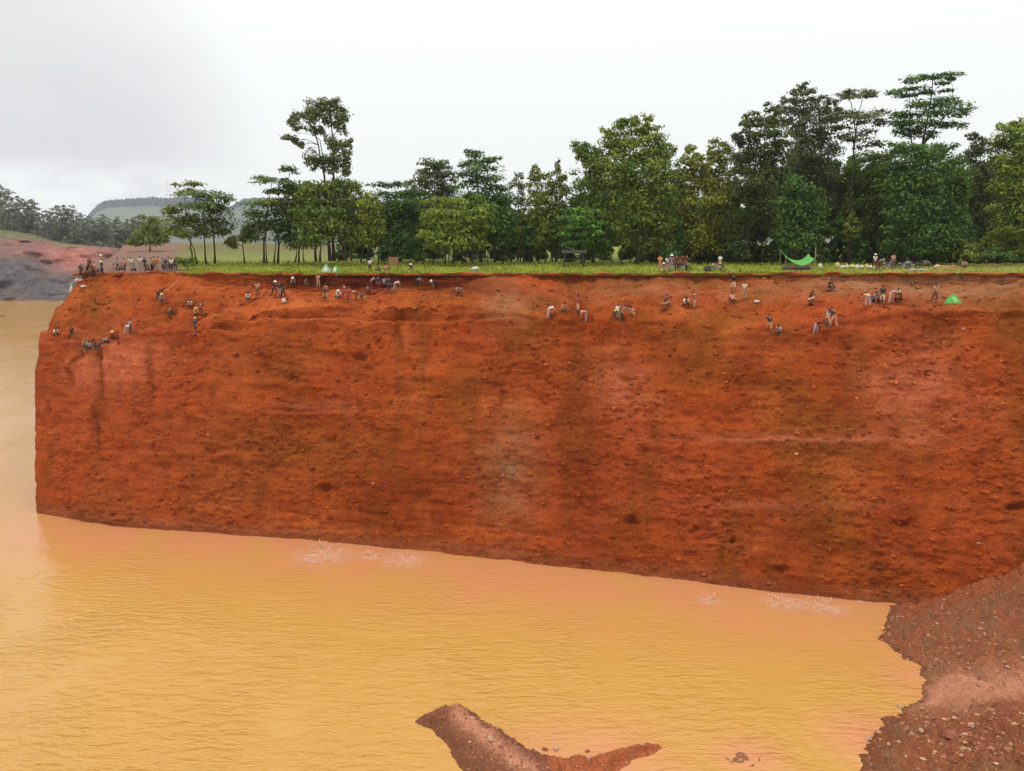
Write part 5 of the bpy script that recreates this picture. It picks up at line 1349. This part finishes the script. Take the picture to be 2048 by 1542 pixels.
# motorbikes
def motorbike(p, rz, paint, label):
    root = empty('motorbike', p, rz); tag(root, label, 'motorbike', 'motorbikes on the clifftop')
    bm_ = plain('bike_paint', paint, .35, .12, 6, .5)
    for x in (-.62, .62):
        vs = []; fs = []; n, mm = 20, 8
        for i in range(n):
            a = 2 * math.pi * i / n
            for j in range(mm):
                b = 2 * math.pi * j / mm; rr = .26 + .05 * math.cos(b)
                vs.append((x + rr * math.cos(a), .045 * math.sin(b), .31 + rr * math.sin(a)))
        for i in range(n):
            for j in range(mm): fs.append((i * mm + j, i * mm + (j + 1) % mm, ((i + 1) % n) * mm + (j + 1) % mm, ((i + 1) % n) * mm + j))
        t = MB(); t.add(vs, fs); wo = t.build('wheel', M['rubber'], root, True)
        s = MB()
        for i in range(6):
            a = math.pi * i / 6; s.tube([(x - .22 * math.cos(a), 0, .31 - .22 * math.sin(a)), (x + .22 * math.cos(a), 0, .31 + .22 * math.sin(a))], [.008, .008], 5)
        s.tube([(x, -.06, .31), (x, .06, .31)], [.05, .05], 8); s.build('rim', M['metal'], wo)
    f = MB(); f.box((-.02, 0, .42), (.26, .10, .13), None, .04); f.tube([(-.62, .09, .31), (-.2, .09, .5), (.35, .04, .78)], [.03, .03, .03], 6); f.tube([(-.62, -.09, .31), (-.2, -.09, .5), (.35, -.04, .78)], [.03, .03, .03], 6)
    f.tube([(-.7, -.13, .34), (-.1, -.13, .28), (.15, -.12, .34)], [.04, .035, .025], 7); f.build('frame', M['metal'], root, True)
    b = MB(); b.blob((.16, 0, .74), (.27, .13, .12), 2, .03); b.box((-.55, 0, .68), (.26, .09, .09), None, .05); b.box((.64, 0, .64), (.16, .06, .025), None, .02); b.build('bodywork', bm_, root, True)
    s = MB(); s.box((-.30, 0, .80), (.36, .12, .05), None, .04); s.build('seat', M['seatm'], root, True)
    k = MB(); k.tube([(.62, .07, .31), (.42, .07, .92)], [.025, .025], 6); k.tube([(.62, -.07, .31), (.42, -.07, .92)], [.025, .025], 6); k.build('fork', M['metal'], root, True)
    hb = MB(); hb.tube([(.28, -.36, 1.02), (.40, -.15, .98), (.42, 0, .95), (.40, .15, .98), (.28, .36, 1.02)], [.018] * 5, 6); hb.build('handlebar', M['metal'], root, True)
    hl = MB(); hl.blob((.52, 0, .84), (.09, .09, .09), 2, 0); hl.build('headlight', M['glass'], root, True)
motorbike(on_top(1363, 92.5), R(8), (.12, .045, .040), 'dark brown motorbike parked by the knot of people on the clifftop')
motorbike(on_top(1431, 93.0), R(176), (.40, .08, .07), 'red motorbike parked in front of the person all in white')
motorbike(on_top(1800, 98.5), R(12), (.25, .25, .25), 'grey motorbike parked at the wood edge, right of the person in pink')
motorbike(on_top(1816, 99.5), R(165), (.16, .14, .13), 'dark grey motorbike parked just right of the grey one')
motorbike(on_top(1770, 99.5), R(5), (.30, .30, .31), 'pale grey motorbike parked behind the person in pale grey')
bundle(1411, 92.5, (.38, .3, .42), plain('dark_bundle', (.05, .045, .035), .9), 'dark knobbly bundle on the grass left of the red motorbike', seed=11)
# log pile, slab
a = on_top(1885, 97.5)
for i, (dx, dz, lab) in enumerate([(0, .13, 'front log of the tan pile on the right clifftop'), (.10, .13, 'rear log of the tan pile on the right clifftop'), (.04, .36, 'top log of the tan pile on the right clifftop')]):
    mb = MB(); y = (0, .3, .15)[i]
    mb.tube([(-1.25 + dx, y, dz), (0, y + .02, dz + .02), (1.3 + dx, y, dz - .01)], [.14, .13, .11], 10)
    o = mb.build('log', M['cutwood'], None, True); o.location = a; tag(o, lab, 'log', 'logs in the tan pile')
a = on_top(1826, 93.0)
plank(a + Vector((-1.0, 0, .14)), a + Vector((1.1, .1, .16)), .6, .12, M['white_cloth'], 'white slab lying flat at the edge of the right clifftop')
bundle(1866, 98.5, (.4, .3, .28), M['sack'], 'pale bundle left of the tan log pile', 'bundle', seed=21)
# wooden shelter between the trees
p = on_top(1146, 107.0); root = empty('wooden_shelter', p); tag(root, 'dark open wooden shelter with a bench between the trees', 'shelter')
for x in (-1.25, 1.25):
    for y in (-.7, .7):
        t = MB(); t.tube([(x, y, -.1), (x + .02, y, 1.0), (x, y, 2.0)], [.07, .06, .055], 8); t.build('post', M['wood'], root, True)
r_ = MB(); r_.sheet([[(x, -1.0, 1.9), (x, -.5, 2.1), (x, 0, 2.25), (x, .5, 2.1), (x, 1.0, 1.9)] for x in (-1.6, -.8, 0, .8, 1.6)], .09); r_.build('roof', plain('thatch', (.055, .048, .036), .95, .35, 10, .05, .6), root)
b_ = MB(); b_.box((0, 0, 1.05), (1.35, .55, .05), None, .015); b_.box((0, -.62, .5), (1.25, .05, .05), None, .01); b_.build('bench', M['wood'], root)
# brown board stall on the grass behind the three figures
p = on_top(788, 101.0); root = empty('stall', p); tag(root, 'small brown board stall standing on two posts on the grass', 'stall')
mb = MB(); mb.box((0.1, 0, 1.15), (.62, .03, .48), None, .01); mb.build('board', plain('brown_board', (.24, .13, .06), .9, .2, 6, .1, .2), root)
for x in (-.45, .62):
    t = MB(); t.tube([(x, .06, -.1), (x, .06, 1.75)], [.045, .04], 7); t.build('post', M['wood'], root, True)
# pole by the figures below
p = on_top(774, 98.7); t = MB(); t.tube([(0, 0, -.2), (.02, 0, 1.0), (0, 0, 1.7)], [.035, .03, .02], 7); o = t.build('wooden_stake', M['wood'], None, True); o.location = p; tag(o, 'thin dark stake in the grass left of the brown board stall', 'stake')
# leaning pole on the left slope
a = at(318, 596); t = MB(); t.tube([(0, 0, 0), (.9, .7, .9), (1.9, 1.5, 1.9)], [.05, .045, .03], 7); o = t.build('pole', M['cutwood'], None, True); o.name = 'leaning_pole'; o.location = a + Vector((0, -.3, .05)); tag(o, 'long pale pole leaning up the left slope beside the stooping figure in dark clothes', 'pole')

# ------------------------------------------------------------------ a few big rocks and floating bits
M['pale_rock'] = plain('pale_rock', (.40, .24, .155), .85, .2, 12, .2, .4); M['red_rock'] = plain('red_rock', (.24, .085, .05), .9, .25, 9, .1, .5)
def mudpt(u, v, X_, Y_, Z_):
    q = W(u, v, 0.0)
    for _ in range(12):
        zz = float(bil(X_, Y_, Z_, np.array([q[0]]), np.array([q[1]]))[0]); q = W(u, v, max(zz, 0))
    return Vector([float(c) for c in q])
def rock(p, r, mat, label, seed):
    mb = MB(); mb.blob((0, 0, r * .25), (r * 1.15, r * .85, r * .6), 2, .75, seed)
    o = mb.build('rock', mat); o.location = p; o.rotation_euler = (0, 0, seed * 1.3); tag(o, label, 'rock')
for i, (u, v, r, m_, lab) in enumerate([(1944, 1452, .20, 'pale_rock', 'brightest pale rock on the gravel mound at the lower right'), (1841, 1462, .17, 'pale_rock', 'pale rock left of the brightest one on the lower right mud'), (1737, 1478, .16, 'pale_rock', 'pale rock at the water edge of the lower right mud'), (1800, 1414, .16, 'pale_rock', 'tan rock at the water edge where the wet pink mud begins'),
        (1903, 1473, .36, 'red_rock', 'dark red boulder on the gravel mound left of the brightest rock'), (1884, 1520, .15, 'pale_rock', 'pale rock at the bottom edge of the gravel mound'), (1966, 1268, .16, 'pale_rock', 'pale rock on the upper right gravel slope'), (2004, 1206, .20, 'pale_rock', 'wide pale rock high on the right gravel slope close to the cliff'), (1846, 1278, .14, 'pale_rock', 'pale rock at the knee of the upper mud bank'), (2010, 1525, .18, 'pale_rock', 'pale rock in the lower right corner')]):
    rock(mudpt(u, v, bx, by, bzz), r, M[m_], lab, i + 1)
for i, (u, v, r, m_, lab) in enumerate([(982, 1479, .17, 'pale_rock', 'brightest pale rock in the middle of the mud spit'), (944, 1438, .14, 'pale_rock', 'pale rock near the rounded head of the mud spit'), (1112, 1497, .16, 'pale_rock', 'pale rock in the shallows by the waist of the mud spit'), (1180, 1518, .15, 'pale_rock', 'flat pale rock on the low arm of the mud spit'), (1286, 1490, .12, 'pale_rock', 'pale rock on the far tip of the mud spit'), (1090, 1500, .15, 'red_rock', 'dark stone in the shallows beside the mud spit'), (1175, 1503, .12, 'red_rock', 'dark stone standing in the water above the low arm of the mud spit')]):
    rock(mudpt(u, v, sx_, sy_, szz), r, M[m_], lab, i + 21)
q = W(3, 633, 0); mb = MB(); mb.tube([(-1.6, 0, .02), (0, .1, .18), (1.5, 0, .05)], [.2, .28, .12], 8); o = mb.build('driftwood', M['wood'], None, True); o.location = [float(c) for c in q]; tag(o, 'dark driftwood floating at the left edge of the water', 'driftwood')

# splashes where loosened earth falls into the water
M['spray'] = plain('spray', (.72, .46, .34), .5, .15, 5, .4)
m, nt, b, out = newmat('froth')
b.inputs['Base Color'].default_value = (.72, .44, .31, 1); b.inputs['Roughness'].default_value = .7
at_ = node(nt, 'ShaderNodeAttribute', attribute_name='tint'); trn = node(nt, 'ShaderNodeBsdfTransparent'); ms = node(nt, 'ShaderNodeMixShader')
nn_ = noise_tex(nt, 1.5, 4, .6); thr = maprange(nt, nn_, .36, .68, 0, 1)
mu = node(nt, 'ShaderNodeMath', operation='MULTIPLY'); mu.use_clamp = True; nt.links.new(thr, mu.inputs[0]); nt.links.new(maprange(nt, at_.outputs['Fac'], .0, .7, 0, .66), mu.inputs[1])
nt.links.new(mu.outputs[0], ms.inputs[0]); nt.links.new(trn.outputs[0], ms.inputs[1]); nt.links.new(b.outputs[0], ms.inputs[2]); nt.links.new(ms.outputs[0], out.inputs[0])
M['froth'] = m
def splash(u, v, w_, h_, n_, label, seed):
    r = np.random.RandomState(seed); p = W(u, v, 0.0); root = empty('splash', p); tag(root, label, 'splash', 'splashes along the foot of the cliff')
    jet = MB()
    for i in range(max(3, n_ // 2)):
        x, y = r.uniform(-w_, w_), r.uniform(-.5, .5); hh = h_ * r.uniform(.35, 1) * (1 - .5 * abs(x) / w_); lx, ly = r.uniform(-.25, .25) * hh, r.uniform(-.35, .1) * hh
        jet.tube([(x, y, -.05), (x + lx * .4, y + ly * .4, hh * .6), (x + lx, y + ly, hh)], [.06, .04, .01], 6)
    jet.build('spray', M['spray'], root, True)['kind'] = 'stuff'
    dr = MB()
    for i in range(max(2, n_ // 4)):
        a, d = r.uniform(0, 6.28), w_ * 1.5 * r.rand() ** .6
        dr.blob((d * math.cos(a), -abs(d * .6 * math.sin(a)), r.uniform(.02, .7) * h_ * .6), (.024, .024, .028), 1, .1, i)
    dr.build('droplets', M['spray'], root, True)['kind'] = 'stuff'
    ny, nx = 22, 34; gx, gy = np.meshgrid(np.linspace(-1, 1, nx), np.linspace(-1, 1, ny))
    q = np.stack([gx * w_ * 2.2, gy * w_ * 2.0 - w_ * 1.1, 0 * gx], -1)
    q[..., 2] = .025 + .03 * (1 + fbm(q * 1.7 + seed, 2, seed))
    ft = np.clip(1 - np.sqrt(gx ** 2 + gy ** 2), 0, 1)
    me = mesh_np('foam', q.reshape(-1, 3), grid_faces(ny, nx), True, np.repeat(ft.reshape(-1, 1), 3, 1))
    link('foam', me, M['froth'], root)['kind'] = 'stuff'
splash(655, 1098, 1.6, 1.3, 16, 'widest splash of water under the left half of the cliff', 1)
splash(742, 1108, .7, .9, 8, 'splash just right of the widest one under the left half of the cliff', 2)
splash(812, 1110, 1.3, .6, 9, 'low broad splash between the left splashes and the middle of the cliff foot', 3)
splash(1414, 1196, .6, .9, 8, 'small round splash a little way out from the right half of the cliff foot', 4)
splash(1560, 1196, 1.0, .8, 10, 'left one of two neighbouring splashes under the right half of the cliff', 5)
splash(1640, 1204, 1.0, .8, 10, 'right one of two neighbouring splashes under the right half of the cliff', 6)
splash(1724, 1200, .35, 1.0, 5, 'thin tall splash nearest to the mud bank', 7)
splash(1456, 1168, .4, .7, 5, 'thin splash right at the cliff foot above the small round one', 8)
# ------------------------------------------------------------------ air
hz = MB(); hz.box((400, 1750, 104.0), (4200, 1850, 107.0))
m, nt, b, out = newmat('haze_air'); nt.nodes.remove(b)
pv = nt.nodes.new('ShaderNodeVolumePrincipled'); pv.inputs['Color'].default_value = (.80, .86, .96, 1); pv.inputs['Density'].default_value = .0001; pv.inputs['Anisotropy'].default_value = .15
nt.links.new(pv.outputs[0], out.inputs['Volume'])
hzo = hz.build('haze', m); tag(hzo, kind='stuff')

# ------------------------------------------------------------------ sky
w = bpy.data.worlds.new('World'); scene.world = w; w.use_nodes = True
nt = w.node_tree
for n in list(nt.nodes): nt.nodes.remove(n)
out = nt.nodes.new('ShaderNodeOutputWorld'); bg = nt.nodes.new('ShaderNodeBackground')
nt.links.new(bg.outputs[0], out.inputs[0])
SUN_EL, SUN_AZ = R(66), R(235)
sk = nt.nodes.new('ShaderNodeTexSky'); sk.sky_type = 'NISHITA'; sk.sun_disc = False; sk.sun_elevation = SUN_EL; sk.sun_rotation = SUN_AZ; sk.air_density = 1; sk.dust_density = 3
hs = node(nt, 'ShaderNodeHueSaturation'); hs.inputs['Saturation'].default_value = .12; hs.inputs['Value'].default_value = 1
nt.links.new(sk.outputs[0], hs.inputs['Color'])
tc = nt.nodes.new('ShaderNodeTexCoord'); gen = tc.outputs['Generated']
sp = nt.nodes.new('ShaderNodeSeparateXYZ'); nt.links.new(gen, sp.inputs[0])
def mth(op, a, bv):
    q = nt.nodes.new('ShaderNodeMath'); q.operation = op
    for i, v in enumerate((a, bv)):
        if hasattr(v, 'links'): nt.links.new(v, q.inputs[i])
        else: q.inputs[i].default_value = v
    return q.outputs[0]
def mr(x, a, b_, c, d, smooth=True):
    q = nt.nodes.new('ShaderNodeMapRange')
    if smooth: q.interpolation_type = 'SMOOTHSTEP'
    for i, v in enumerate((a, b_, c, d)): q.inputs[i + 1].default_value = v
    nt.links.new(x, q.inputs[0]); return q.outputs[0]
mp = nt.nodes.new('ShaderNodeMapping'); mp.inputs['Scale'].default_value = (1, 1, 2.6); nt.links.new(gen, mp.inputs[0])
nz = nt.nodes.new('ShaderNodeTexNoise'); nz.inputs['Scale'].default_value = 2.6; nz.inputs['Detail'].default_value = 6; nz.inputs['Roughness'].default_value = .55; nt.links.new(mp.outputs[0], nz.inputs['Vector'])
nz2 = nt.nodes.new('ShaderNodeTexNoise'); nz2.inputs['Scale'].default_value = 9; nz2.inputs['Detail'].default_value = 5; nt.links.new(mp.outputs[0], nz2.inputs['Vector'])
# a grey rain cloud low in the left of the view, a bright gap under it
def dirdot(u, v):
    d = np.array([float(q) for q in ray(u, v)]); d /= np.linalg.norm(d)
    q = nt.nodes.new('ShaderNodeVectorMath'); q.operation = 'DOT_PRODUCT'; q.inputs[1].default_value = tuple(d)
    nt.links.new(gen, q.inputs[0]); return q.outputs['Value']
gm = mr(dirdot(-40, 270), .955, .998, 0, 1)
gm = mth('MULTIPLY', gm, mr(nz.outputs[0], .25, .65, .75, 1.05))
gap = mth('MULTIPLY', mr(sp.outputs[2], .058, .10, 1, 0), mr(nz2.outputs[0], .36, .62, .2, 1))
gm = mth('MULTIPLY', gm, mth('SUBTRACT', 1.0, mth('MULTIPLY', gap, 1.0)))
zen = mr(sp.outputs[2], .10, .9, 1.0, 1.9)
mxc = nt.nodes.new('ShaderNodeMix'); mxc.data_type = 'RGBA'; mxc.inputs[6].default_value = (.935, .968, .958, 1); mxc.inputs[7].default_value = (.71, .70, .725, 1)
nt.links.new(gm, mxc.inputs[0])
sc_ = nt.nodes.new('ShaderNodeVectorMath'); sc_.operation = 'SCALE'; nt.links.new(mxc.outputs[2], sc_.inputs[0]); nt.links.new(zen, sc_.inputs[3])
sc2 = nt.nodes.new('ShaderNodeVectorMath'); sc2.operation = 'SCALE'; nt.links.new(hs.outputs[0], sc2.inputs[0]); sc2.inputs[3].default_value = .004
ad = nt.nodes.new('ShaderNodeVectorMath'); ad.operation = 'ADD'; nt.links.new(sc_.outputs[0], ad.inputs[0]); nt.links.new(sc2.outputs[0], ad.inputs[1])
nt.links.new(ad.outputs[0], bg.inputs['Color']); bg.inputs['Strength'].default_value = 1.0

sun = bpy.data.lights.new('sun', 'SUN'); sun.energy = 1.0; sun.angle = R(18); sun.color = (1, .96, .90)
so = bpy.data.objects.new('sun', sun); COL.objects.link(so)
# light from high behind the camera's left shoulder
so.rotation_euler = (R(90) - SUN_EL, 0, R(-48))

# ------------------------------------------------------------------ camera
cam = bpy.data.cameras.new('camera'); cam.sensor_width = 36; cam.lens = F / 2048 * 36; cam.clip_start = .1; cam.clip_end = 9000
co = bpy.data.objects.new('camera', cam); COL.objects.link(co)
co.location = (0, 0, CAMZ); co.rotation_euler = (R(90) - TH, 0, 0)
scene.camera = co
vs = scene.view_settings; vs.view_transform = 'Standard'; vs.look = 'None'; vs.exposure = 0; vs.gamma = 1
scene.cycles.use_denoising = True
scene.cycles.max_bounces = 6; scene.cycles.diffuse_bounces = 3; scene.cycles.transmission_bounces = 3; scene.cycles.volume_bounces = 1; scene.cycles.transparent_max_bounces = 8
